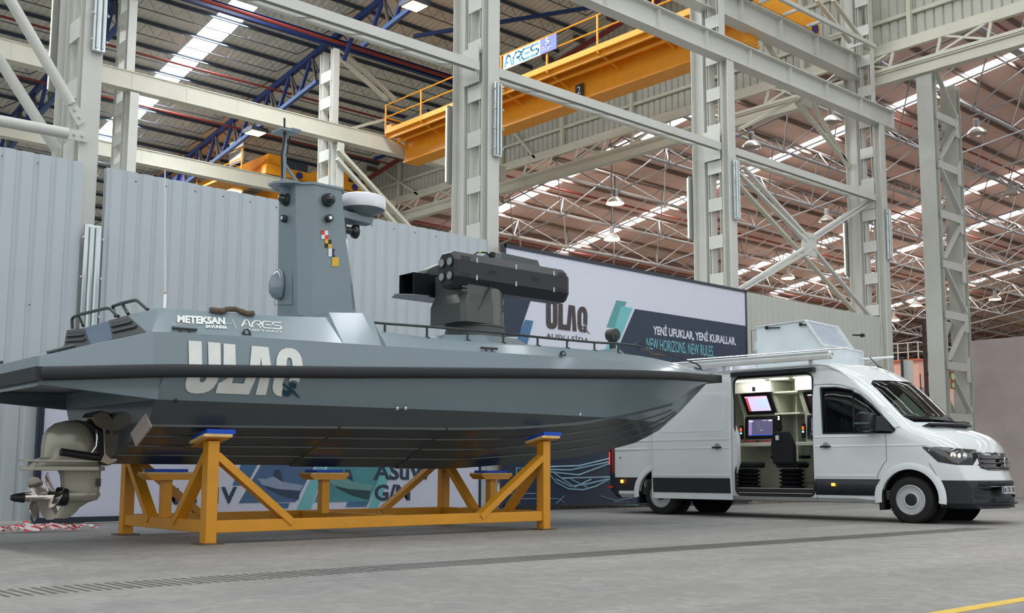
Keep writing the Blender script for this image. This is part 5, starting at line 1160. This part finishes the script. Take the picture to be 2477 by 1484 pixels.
MB().box(-4.60, -.09, .3, -4.587, .0, 2.45).build('rear_edge', vw, sd_)
# rails and seal around the doorway
MB().box(-3.0, -.03, 2.46, -1.50, .10, 2.535).build('door_track', gloss_k, van)
dr_ = MB(); P = []
for cu_, cz, a in ((-1.55-.10, 2.44-.10, 0), (-2.985+.10, 2.34, 90), (-2.985+.12, .385+.10, 180), (-1.55-.10, .485, 270)):
    P += [(cu_+.1*math.cos(math.radians(a+90*i/5)), interp(cz, [.4, 1.4, 2.5], [.02, .0, .06]), cz+.1*math.sin(math.radians(a+90*i/5))) for i in range(6)]
dr_.tube(P+[P[0]], .016, 8, cap=False).build('door_seal', black, van)
MB().box(-2.95, .05, .39, -1.58, .32, .455).build('door_step', cabin_m, van); MB().box(-2.97, .06, .50, -1.56, .12, .515).build('threshold_strip', mat('brushed_alloy', (190, 188, 180), .35, .7), van)
MB().box(-2.95, .03, .42, -1.58, .05, .435).build('step_edge', mat('brushed_alloy', (190, 188, 180), .35, .7), van)
MB().prism([(-3.0, .01, 1.6), (-2.93, .01, 1.4), (-2.93, .01, .95), (-3.0, .01, .75)], (0, .12, 0)).build('door_pillar_bulge', vw, van)
# front door outline, seams, creases
def onbody(u, z, off=-.002):
    y = interp(z, [.30, .37, .76, 1.43, 2.0, 2.53], [.03, .03, 0, 0, .028, .075]); return (u, y+off, z)
sm = MB(); seam_m = mat('panel_gap', (88, 92, 94), .6)
def seam(pts, r=.004): sm.tube([onbody(*p) for p in pts], r, 5)
seam([(-1.515, .32), (-1.515, 2.26)]); seam([(-1.515, 2.24), (-1.25, 2.242), (-1.05, 2.215), (-.83, 2.135), (-.65, 2.005), (-.45, 1.78), (-.375, 1.66), (-.355, 1.5), (-.35, 1.2), (-.355, .97), (-.42, .9), (-.5, .75), (-.53, .6), (-.53, .32)])
seam([(-.35, 1.46), (-.11, 1.50)]); seam([(-5.49, 2.4), (-5.49, .76)]); seam([(.32, .93), (.45, .70)])
sm.build('panel_seams', seam_m, van)
cr = MB(); crm = vw
for (a_, b_) in ((-1.51, -.36), (-.345, .28), (-5.48, -4.6)):
    for z in (1.205, 1.36): 
        if a_ > -1 and z > 1.3: continue
        cr.loft([[onbody(u, z-.02, .001), onbody(u, z, -.007), onbody(u, z+.03, .001)] for u in (a_, b_)], closed=False, cap=False)
cr.loft([[onbody(u, .69, .001), onbody(u, .72, -.008), onbody(u, .77, .001)] for u in (-1.51, -.53)], closed=False, cap=False)
cr.build('body_creases', crm, van, ang=.2)
handle(-1.33, 1.205, -.003, van)
# window surrounds
wf = MB(); pts = [onbody(u, z, .004) for u, z in WIN]; wf.tube(pts+[pts[0]], .017, 6, cap=False)
wf.bar(onbody(-.87, 2.11, .006), onbody(-.87, 1.42, .006), .02, .04, (0, 1, 0)).build('window_frame', gloss_k, van)
P = []
for y, z in ws+[ws[0]]:
    best = min(ST[5:13], key=lambda t: 0)
    P.append((y, z))
# wipers, cowl
MB().loft([[(.10+.5*(1-(y/1.02)**2)-.06, HWV+y, 1.557), (.10+.5*(1-(y/1.02)**2)-.04, HWV+y, 1.535), (-.10+.5*(1-(y/1.02)**2), HWV+y, 1.50)] for y in [-.78+.12*k for k in range(14)]]).build('cowl', black, van)
for y0_, y1_ in ((-.5, .1), (.2, .75)):
    MB().tube([(.02+.5*(1-(y/1.02)**2)-.02, HWV+y, 1.575+.03*(y-y0_)) for y in np.linspace(y0_, y1_, 6)], .01, 6).build('wiper', black, van)
# mirror
mz = VF.V(2090, 1022, -.2)
MB().loft([[( -.70, -.30, 1.46), (-.70, -.06, 1.44), (-.70, -.06, 1.70), (-.70, -.30, 1.71)], [(-.60, -.33, 1.43), (-.60, -.03, 1.42), (-.60, -.03, 1.74), (-.60, -.33, 1.745)], [(-.47, -.30, 1.45), (-.47, -.03, 1.45), (-.47, -.03, 1.72), (-.47, -.30, 1.72)]]).build('wing_mirror', mat('mirror_black', (28, 30, 34), .3), van, bevel=.03)
MB().box(-.705, -.28, 1.545, -.47, -.335, 1.57).build('indicator', chrome, van)
MB().hexa([(-.50, -.12, 1.46), (-.20, -.02, 1.42), (-.20, .01, 1.42), (-.5, .01, 1.42), (-.50, -.12, 1.56), (-.40, -.02, 1.70), (-.40, .012, 1.70), (-.5, .01, 1.6)]).build('mirror_arm', mat('mirror_black', (28, 30, 34), .3), van)
# lights
def onfront(y, z, off=.01):
    """point on the nose skin for a distance y from the centre line"""
    best = None
    for a, b in zip(ST[10:-1], ST[11:]):
        for k in range(8):
            q = [lerp(a[i], b[i], k/8) for i in range(11)]; sx, kk, zb, w0, w1, zl, w2, z2, w3, z3, zt = q
            w = interp(z, [zb, .76 if zl > .8 else zl-.05, zl, z2, z3, zt+.001], [w0, w1, w1, w2, w3, 0]) if z <= zt else 0
            if w >= abs(y): best = q
    if best is None: best = ST[12]
    return (best[0]+best[1]*(1-(min(abs(y), 1.02)/1.02)**2)+off, HWV+y, z)
K4 = lambda x, y: (2200+x/6.744, 1040+y/6.744)
def noseq(yz, name, m, off=.01, th=.02, sub=6):
    """a patch on the nose given by its outline in (y,z)"""
    n = len(yz); P = []
    for i in range(n):
        a, b = yz[i], yz[(i+1) % n]
        for k in range(3): P.append((lerp(a[0], b[0], k/3), lerp(a[1], b[1], k/3)))
    c = np.mean(np.array(P), axis=0); rr = []; 
    for f in (1., .66, .33): rr.append([onfront(c[0]+(y-c[0])*f, c[1]+(z-c[1])*f, off) for y, z in P])
    mb = MB(); mb.loft([[ (x-th, y, z) for x, y, z in rr[0]]]+rr, True, False); nn = len(mb.v); mb.add([onfront(c[0], c[1], off)], []); last = nn-len(P)
    mb.f += [(last+k, last+(k+1) % len(P), nn) for k in range(len(P))]
    return mb.build(name, m, van, ang=.5)
for sg in (-1,):
    h = skin(MB().prism([(u, HWV+sg*1.2, z) for u, z in ((.22, 1.175), (.40, 1.185), (1.25, 1.10), (1.25, .885), (.72, .90), (.46, .945))], (0, -sg*.62, 0)), 'headlight', mat('headlamp_glass', (74, 76, 78), .05, .3, coat=1.), .006, .02)
    q = MB()
    for (y, z, r) in ((.945, 1.05, .032), (.885, 1.04, .036)):
        p = onfront(sg*y, z, .0); q.ball(p, r, 10, (.5, 1, 1))
    q.build('lamp_bulb', mat('halogen_glow', (255, 220, 170), .3, emit=(255, 205, 140), es=3.5), h)
    q = MB(); 
    for (y, z) in ((.915, 1.04), (.80, 1.03)): q.ball(onfront(sg*y, z, -.025), .06, 8, (.5, 1.3, 1.1))
    q.build('reflector_bowl', chrome, h)
gr = [(-.62, 1.10), (.62, 1.10), (.60, .86), (.45, .82), (-.45, .82), (-.60, .86)]
gm = noseq(gr, 'grille', gloss_k, .008)
for z in (.865, .935, 1.005):
    MB().tube([onfront(y, z, .022) for y in np.linspace(-.56, .56, 13)], .013, 6).build('grille_bar', mat('grille_grey', (92, 84, 84), .4), gm)
MB().tube([onfront(y, 1.092, .018) for y in np.linspace(-.66, .58, 15)], .011, 6).build('chrome_strip', chrome, van)
c = onfront(0, .95, .012); eb = MB(); R = .085
for k in range(24):
    a0, a1 = 2*PI*k/24, 2*PI*(k+1)/24; eb.bar((c[0], c[1]+R*math.cos(a0), c[2]+R*math.sin(a0)), (c[0], c[1]+R*math.cos(a1), c[2]+R*math.sin(a1)), .014, .014, (1, 0, 0))
for pts in ([(-.035, .075), (0, .01), (.035, .075)], [(-.068, .04), (-.033, -.07), (0, -.005), (.033, -.07), (.068, .04)]):
    for a, b in zip(pts[:-1], pts[1:]): eb.bar((c[0], c[1]-a[0], c[2]+a[1]), (c[0], c[1]-b[0], c[2]+b[1]), .012, .013, (1, 0, 0))
eb.build('round_emblem', chrome, van); MB().lathe([(R, 0), (R, .012)], (c[0]-.012, c[1], c[2]), (1, 0, 0), 24).build('emblem_backing', mat('emblem_dark', (70, 72, 80), .3), van)
px_ = 1.135; pl_ = MB().box(px_-.012, HWV-.26, .465, px_, HWV+.26, .58).build('number_plate', mat('plate_white', (206, 208, 208), .4), van)
MB().box(px_-.002, HWV-.26, .466, px_+.002, HWV-.215, .579).build('blue_strip', mat('plate_blue', (40, 70, 170), .4), pl_)
text('06 CFK 758', 'number', mat('plate_ink', (40, 40, 44), .5), pl_, (px_+.001, HWV-.20, .482), (0, 1, 0), (0, 0, 1), .082, .44, .002, .01)
MB().loft([[onfront(y, .33, .0), (onfront(y, .33, .06)[0], HWV+y, .325), (onfront(y, .33, .05)[0], HWV+y, .30), onfront(y, .30, .0)] for y in np.linspace(-.80, .80, 15)]).build('splitter', cladm, van)
for zz, ya, yb in ((.635, -.50, .50), (.40, -.42, .42), (.36, -.42, .42)):
    MB().loft([[onfront(y, zz-.012, .02), onfront(y, zz+.012, .02), onfront(y, zz+.012, .005), onfront(y, zz-.012, .005)] for y in np.linspace(ya, yb, 9)]).build('intake_slot', black, van)
for k in range(3):
    for sg in (-1, 1): MB().loft([[onfront(sg*y, .56-k*.07-.015, .018), onfront(sg*y, .56-k*.07+.015, .018), onfront(sg*y, .56-k*.07+.015, .005), onfront(sg*y, .56-k*.07-.015, .005)] for y in np.linspace(.52, .82, 7)]).build('intake_slot', black, van)
def glow(n, u, z, m, sx=.03, sz=.022, y=-.018): return MB().box(u-sx, y-.008, z-sz, u+sx, y+.008, z+sz).build(n, m, van, bevel=.006)
amber = mat('lit_amber', (255, 160, 40), .4, emit=(255, 150, 40), es=6.)
glow('side_marker', -1.22, .585, amber); glow('side_marker', -5.31, .60, amber, .028, .03); glow('rear_reflector', -5.57, .49, mat('red_reflector', (190, 36, 24), .3), .06, .02)
tl = skin(MB().box(-6, -.3, .75, -5.49, .14, 1.45), 'tail_light', mat('dark_red_lens', (110, 10, 12), .15, coat=.6), .012, .03)
MB().box(-5.625, .02, .92, -5.612, .09, 1.16).build('tail_glow', mat('lit_red', (255, 60, 50), .4, emit=(255, 50, 40), es=3.), tl)
MB().lathe([(.014, 0), (.014, .004)], onbody(-5.36, 1.05, -.0), (0, -1, 0), 10).build('lock', black, van)
# ---- roof gear
gb = MB(); gb.tube([(-5.45, .06, 2.56), (-1.5, .075, 2.575), (-1.3, .085, 2.55), (-1.1, .09, 2.45), (-.9, .095, 2.28), (-.7, .095, 2.08), (-.5, .09, 1.90), (-.3, .085, 1.70), (-.12, .09, 1.53)], .022, 8).build('roof_gutter', vw, van)
aw = MB().loft([[(-5.5+0*k, y, z) for y, z in ((-.07, 2.66), (-.09, 2.72), (-.05, 2.80), (.05, 2.80), (.08, 2.66))] , [(-1.2, y, z) for y, z in ((-.07, 2.655), (-.09, 2.715), (-.05, 2.79), (.05, 2.79), (.08, 2.655))]]).build('awning_case', mat('awning_ivory', (224, 226, 222), .35), van, bevel=.008)
MB().box(-5.5, -.10, 2.745, -1.2, -.085, 2.775).build('awning_lip', mat('awning_grey', (176, 180, 180), .35), aw)
MB().lathe([(.075, 0), (.07, .03), (.02, .035)], (-1.2, -.0, 2.725), (1, 0, 0), 24).build('end_cap', mat('awning_ivory', (224, 226, 222), .35), aw)
MB().lathe([(.012, 0), (.012, .01)], (-1.168, -.02, 2.73), (1, 0, 0), 10).build('bolt', black, aw)
MB().tube([(-3.9, -.02, 2.83), (-.90, -.02, 2.81)], .012, 8).build('awning_bar', chrome, aw)
for u in (-4.8, -3.2, -1.6): MB().box(u, .04, 2.58, u+.06, .12, 2.67).build('bracket', vw, aw)
bx_m = mat('mint_white_panel', (212, 222, 224), .35); alu = mat('pale_alloy_edge', (222, 224, 226), .3, .2)
bb = MB().loft([[(-2.75, v, 2.62), (-1.42, v, 2.62), (-1.42, v, 2.93), (-1.56, v, 2.95), (-1.84, v, 3.405), (-2.75, v, 3.375)] for v in (.45, 1.62)]).build('roof_cabinet', bx_m, van, smooth=False)
e = MB()
for v in (.44, 1.63): e.bar((-1.84, v, 3.41), (-1.55, v, 2.95), .03, .04, (0, 1, 0)); e.bar((-2.75, v, 3.38), (-1.84, v, 3.415), .02, .025, (0, 1, 0))
e.bar((-1.84, .44, 3.41), (-1.84, 1.63, 3.41), .03, .03); e.bar((-1.55, .44, 2.95), (-1.55, 1.63, 2.95), .02, .02); e.bar((-1.42, .44, 2.93), (-1.42, 1.63, 2.93), .03, .03); e.bar((-1.41, 1.63, 2.93), (-1.41, 1.63, 2.62), .03, .05, (0, 1, 0))
e.build('edge_trim', alu, bb)
lv = MB()
for k in range(12): f = .06+.88*k/12; lv.bar((lerp(-1.84, -1.55, f)+.006, .52, lerp(3.405, 2.95, f)+.004), (lerp(-1.84, -1.55, f)+.006, 1.55, lerp(3.405, 2.95, f)+.004), .012, .006)
lv.build('shutter_slats', mat('lilac_white_slat', (206, 210, 226), .35), bb)
for u, L in ((-2.55, .25), (-1.92, .1)): MB().tube([(u, .43, 3.34), (u+L, .43, 3.325)], .012, 6).box(u-.02, .41, 3.32, u+.02, .45, 3.37).build('latch', black, bb)
MB().tube([(-1.6, 1.7, 3.25), (-1.5, 1.85, 3.25)], .015, 6).box(-1.53, 1.84, 3.22, -1.47, 1.9, 3.28).build('latch', black, bb)
MB().box(-2.82, .5, 2.98, -2.75, .9, 3.12).build('side_vent', bx_m, bb); MB().tube([(-2.86, .46, 2.93), (-2.86, .46, 3.33), (-2.76, .46, 3.33)], .006, 6).tube([(-2.86, .46, 2.93), (-2.80, .46, 2.93)], .006, 6).build('wire_hoop', dark_purlin, bb)
fa = MB(); rr = []
for u, w_, h_ in ((-4.45, .25, .02), (-4.35, .4, .10), (-4.15, .5, .16), (-3.6, .52, .19), (-3.0, .5, .17), (-2.8, .4, .12)): rr.append([(u, HWV-w_+.0, 2.62), (u, HWV-w_*.85, 2.62+h_*.75+.03), (u, HWV, 2.66+h_+.02), (u, HWV+w_*.85, 2.62+h_*.75+.03), (u, HWV+w_, 2.62)])
fa.loft(rr).build('roof_unit', mat('smoked_grey_dome', (120, 120, 130), .15, coat=.8), van)
MB().tube([(-1.41, 1.5, 2.78), (-.80, 1.5, 2.775)], .018, 8).build('roof_bar', alu, van); MB().tube([(-1.41, 1.5, 2.7), (-.9, 1.5, 2.77)], .005, 5).build('stay_wire', alu, van)
MB().box(-.80, 1.48, 2.74, -.775, 1.52, 2.80).build('bar_tip', black, van)
p = (-.86, HWV+.1, 2.56); MB().hexa([(-.95, 1.08, 2.52), (-.75, 1.08, 2.45), (-.75, 1.16, 2.45), (-.95, 1.16, 2.52), (-.93, 1.11, 2.60), (-.86, 1.11, 2.57), (-.86, 1.13, 2.57), (-.93, 1.13, 2.60)]).tube([(-.90, 1.12, 2.58), (-1.06, 1.12, 2.76)], .008, 6).build('roof_aerial', black, van)
# ---- operator room
room = mat('cream_console_panel', (214, 216, 198), .5, var=.01); bz = mat('screen_bezel', (22, 23, 25), .4)
MB().box(-5.5, 1.90, .5, -1.5, 1.93, 2.5).build('inner_wall', room, van); MB().box(-5.5, .12, 2.47, -1.5, 1.9, 2.49).build('inner_roof', room, van); MB().box(-4.9, .1, .5, -4.87, 1.9, 2.48).build('inner_wall', room, van)
def console(u0, u1):
    c = MB().prism([(u0, 1.2, 2.27), (u0, 1.2, 2.46), (u0, 1.9, 2.46), (u0, 1.9, 1.30), (u0, 1.50, 1.30), (u0, 1.46, 1.86), (u0, 1.24, 2.27)], (u1-u0, 0, 0)).build('console', room, van, smooth=False)
    MB().box(u0-.02, 1.14, 1.255, u1+.04, 1.9, 1.325).build('desk', mat('white_worktop', (228, 228, 220), .35), c, bevel=.01)
    return c
def screen(u0, u1, zt_, zb_, vt, vb, parent, pic, nm):
    b = MB().hexa([(u0, vb, zb_), (u1, vb, zb_), (u1, vb+.05, zb_), (u0, vb+.05, zb_), (u0, vt, zt_), (u1, vt, zt_), (u1, vt+.05, zt_), (u0, vt+.05, zt_)]).build(nm, bz, parent, bevel=.004)
    def q(a, c): return np.array((lerp(u0, u1, a), lerp(vb, vt, c)-.004, lerp(zb_, zt_, c)))
    MB().prism([q(.12, .16), q(.86, .16), q(.86, .86), q(.12, .86)], (0, -.003, 0)).build('display', pic[0], b, smooth=False)
    for (a0, a1, c0, c1, m_) in pic[1]: MB().prism([q(a0, c0)-np.array((0, .005, 0)), q(a1, c0)-np.array((0, .005, 0)), q(a1, c1)-np.array((0, .005, 0)), q(a0, c1)-np.array((0, .005, 0))], (0, -.002, 0)).build('display_area', m_, b, smooth=False)
    sc_ = MB()
    for a in (.04, .96):
        for c in (.06, .94): p = q(a, c); sc_.lathe([(.007, 0), (.007, .004)], p, (0, -1, 0), 8)
    sc_.build('screws', chrome, b); return b
E_ = lambda n, c, s_: mat(n, c, .3, emit=c, es=s_*.72, var=0)
lil, redd, grey_d, blu_, wht, drk = E_('screen_lilac', (214, 200, 240), 1.1), E_('screen_red', (190, 84, 84), .8), E_('screen_slate', (92, 86, 120), .8), E_('screen_blue', (60, 90, 190), 1.), E_('screen_white', (240, 240, 250), 1.2), E_('screen_dark', (60, 34, 40), .5)
c1 = console(-3.62, -2.86); c2 = console(-2.42, -1.62)
screen(-3.52, -2.93, 2.245, 1.865, 1.18, 1.42, c1, (lil, [(.12, .2, .16, .8, redd), (.12, .86, .80, .86, E_('screen_pink', (240, 180, 210), 1.2)), (.45, .85, .3, .75, E_('screen_pale_blue', (190, 205, 245), 1.1))]), 'map_monitor')
screen(-3.58, -2.93, 1.83, 1.40, 1.44, 1.42, c1, (grey_d, [(.12, .22, .16, .86, E_('screen_mauve', (150, 130, 180), .9)), (.14, .26, .76, .81, wht), (.55, .7, .8, .82, E_('screen_pink', (240, 180, 210), 1.2)), (.42, .435, .45, .75, E_('screen_green', (110, 140, 90), .8)), (.48, .56, .38, .4, E_('screen_cyan', (140, 230, 220), 1.)), (.74, .84, .78, .83, wht), (.12, .86, .16, .2, blu_)]), 'chart_monitor')
screen(-2.31, -1.70, 2.225, 1.85, 1.18, 1.42, c2, (drk, [(.14, .86, .82, .86, wht), (.2, .5, .2, .3, blu_)]), 'video_monitor')
screen(-2.36, -1.70, 1.82, 1.38, 1.44, 1.42, c2, (grey_d, [(.3, .6, .2, .9, E_('screen_pink_lilac', (226, 190, 234), 1.1)), (.33, .57, .66, .84, blu_)]), 'control_monitor')
for (u0, c) in ((-3.58, c1), (-2.36, c2)):
    lp = MB().box(u0-.07, 1.36, 1.40, u0-.01, 1.40, 1.66).build('lamp_strip', bz, c)
    for z, m_ in ((1.60, E_('pilot_red', (255, 70, 30), 3.)), (1.565, E_('pilot_orange', (255, 110, 40), 2.)), (1.515, E_('pilot_blue', (110, 200, 255), 4.))): MB().ball((u0-.04, 1.35, z), .018, 8).build('pilot_lamp', m_, lp)
kn = MB(); kb = MB()
for k in range(14): (kn if k not in (5, 6) else kb).lathe([(.012, 0), (.016, .05), (.012, .055)], (-3.52+k*.045, 1.32, 1.325), (0, 0, 1), 8)
kn.build('red_switches', mat('switch_red', (150, 50, 44), .4), c1); kb.build('levers', black, c1)
sp = MB().box(-2.90, 1.38, 1.42, -2.84, 1.42, 1.84).build('switch_panel', bz, c1)
for z in (1.80, 1.76): MB().ball((-2.87, 1.37, z), .017, 8).build('pilot_lamp', E_('pilot_white', (255, 250, 235), 3.), sp)
MB().tube([(-2.87, 1.36, 1.62), (-2.82, 1.34, 1.65), (-2.74, 1.3, 1.5), (-2.70, 1.25, 1.36)], .006, 6).box(-2.90, 1.34, 1.60, -2.80, 1.38, 1.635).build('microphone', black, sp)
# shelves between and the lit lockers above
MB().box(-2.88, 1.2, 2.23, -2.40, 1.9, 2.26).box(-2.88, 1.25, 1.84, -2.40, 1.9, 1.87).box(-2.66, 1.6, .5, -2.63, 1.9, 2.2).build('shelves', room, van)
for u0, u1 in ((-3.62, -2.86), (-2.40, -1.62)):
    lk = MB().box(u0, 1.10, 2.255, u1, 1.2, 2.46).build('locker', mat('locker_white', (240, 240, 232), .4), van); MB().box((u0+u1)/2+.02, 1.085, 2.285, (u0+u1)/2+.07, 1.10, 2.36).build('latch', black, lk)
for u0, u1 in ((-3.5, -2.9), (-2.75, -2.45), (-2.3, -1.7)):
    MB().box(u0, .85, 2.452, u1, .98, 2.468).build('ceiling_lamp', mat('led_strip', (255, 255, 245), .4, emit=(255, 255, 240), es=5.), van)
MB().box(-2.86, 1.86, .6, -2.44, 1.89, 1.3).build('wall_panel', mat('grey_green_panel', (168, 172, 158), .5), van)
# operator seats: bellows pedestals, cushions, backs
def seat(u, v, back, label):
    st = bpy.data.objects.new('operator_seat', None); COL.objects.link(st); st.parent = van; st.location = tuple(np.array((u, v, .5))-np.array(van['ref'])); st['ref'] = (0., 0., 0.); st['own_frame'] = 1; st['label'] = label
    pr = [(.20, 0)]
    for k in range(5): pr += [(.23, .03+k*.07), (.16, .065+k*.07)]
    MB().lathe(pr, n=28).build('bellows', mat('seat_rubber', (24, 25, 28), .6), st, ang=.3)
    MB().box(-.21, -.2, .36, .21, .27, .47).build('cushion', mat('seat_fabric', (30, 31, 35), .8), st, bevel=.04)
    if back:
        MB().loft([[(-.21, -.28, .42), (.21, -.28, .42), (.21, -.18, .42), (-.21, -.18, .42)], [(-.23, -.32, .75), (.23, -.32, .75), (.23, -.22, .75), (-.23, -.22, .75)], [(-.16, -.36, .99), (.16, -.36, .99), (.16, -.28, .99), (-.16, -.28, .99)]]).build('backrest', mat('seat_fabric', (30, 31, 35), .8), st, bevel=.035)
        MB().box(-.09, -.372, .84, -.03, -.352, .92).build('paper_tag', white, st)
        MB().box(-.30, -.2, .52, -.24, .15, .58).box(.24, -.2, .52, .30, .15, .58).build('armrest', black, st, bevel=.015)
sp1, sp2 = VF.V(1804, 1150, .75), VF.V(1912, 1140, .72)
seat(sp2[0]/1.013, .72, True, 'black seat with its back to the doorway'); seat(sp1[0]/1.013, .80, False, 'black seat partly hidden by the slid door'); seat(sp2[0]/1.013+.5, 1.15, False, 'black seat behind the front door edge')
# small steering wheel at the right console
stw = MB(); cc = Vector((-2.02, 1.14, 1.46)); nr = Vector((0, -.8, .6)); a_ = nr.orthogonal().normalized(); b_ = nr.cross(a_).normalized(); P = [cc+(a_*math.cos(2*PI*k/24)+b_*math.sin(2*PI*k/24))*.14 for k in range(25)]
stw.tube(P, .012, 8, cap=False); 
for k in (0, 8, 16): stw.tube([cc, P[k]], .01, 6)
stw.tube([cc, cc-nr*.15], .02, 8).build('steering_wheel', black, c2)
MB().lathe([(.08, 0), (.1, .06)], cc-nr*.13, tuple(nr), 16).build('wheel_console', white, c2)
# cab seats seen through the side window
for u, v in ((-1.16, .52), (-1.16, .95), (-1.16, 1.52)):
    cs = MB().loft([[(u-.16, v-.23, .9), (u+.02, v-.23, .9), (u+.02, v+.23, .9), (u-.16, v+.23, .9)], [(u-.22, v-.22, 1.62), (u-.08, v-.22, 1.62), (u-.08, v+.22, 1.62), (u-.22, v+.22, 1.62)]]).build('cab_seat', cabin_m, van, bevel=.04)
    MB().ball((u-.14, v, 1.80), .14, 10, (.6, 1, 1)).build('headrest', cabin_m, cs)
    MB().tube([(u-.10, v-.07, 1.62), (u-.12, v-.07, 1.72)], .012, 6).tube([(u-.10, v+.07, 1.62), (u-.12, v+.07, 1.72)], .012, 6).build('headrest_posts', mat('pale_post', (220, 224, 214), .4), cs)
MB().loft([[(-.55, .15, 1.35), (.1, .15, 1.35), (.1, .15, 1.50), (-.35, .15, 1.52)], [(-.55, 1.9, 1.35), (.1, 1.9, 1.35), (.1, 1.9, 1.50), (-.35, 1.9, 1.52)]]).build('dashboard', cabin_m, van)
MB().box(-.05, .35, 1.5, .28, 1.69, 1.53).build('dash_top', cabin_m, van)
l = bpy.data.lights.new('room_lamp', 'AREA'); l.shape = 'RECTANGLE'; l.size = 1.6; l.size_y = .2; l.energy = 6; l.color = (1, 1, .94)
o = bpy.data.objects.new('room_lamp', l); COL.objects.link(o); o.parent = van; o.location = tuple(np.array((-2.6, .80, 2.44))-np.array(van['ref'])); o.rotation_euler = (.5, 0, 0)
for o in TMP: bpy.data.objects.remove(o)
cleanup()
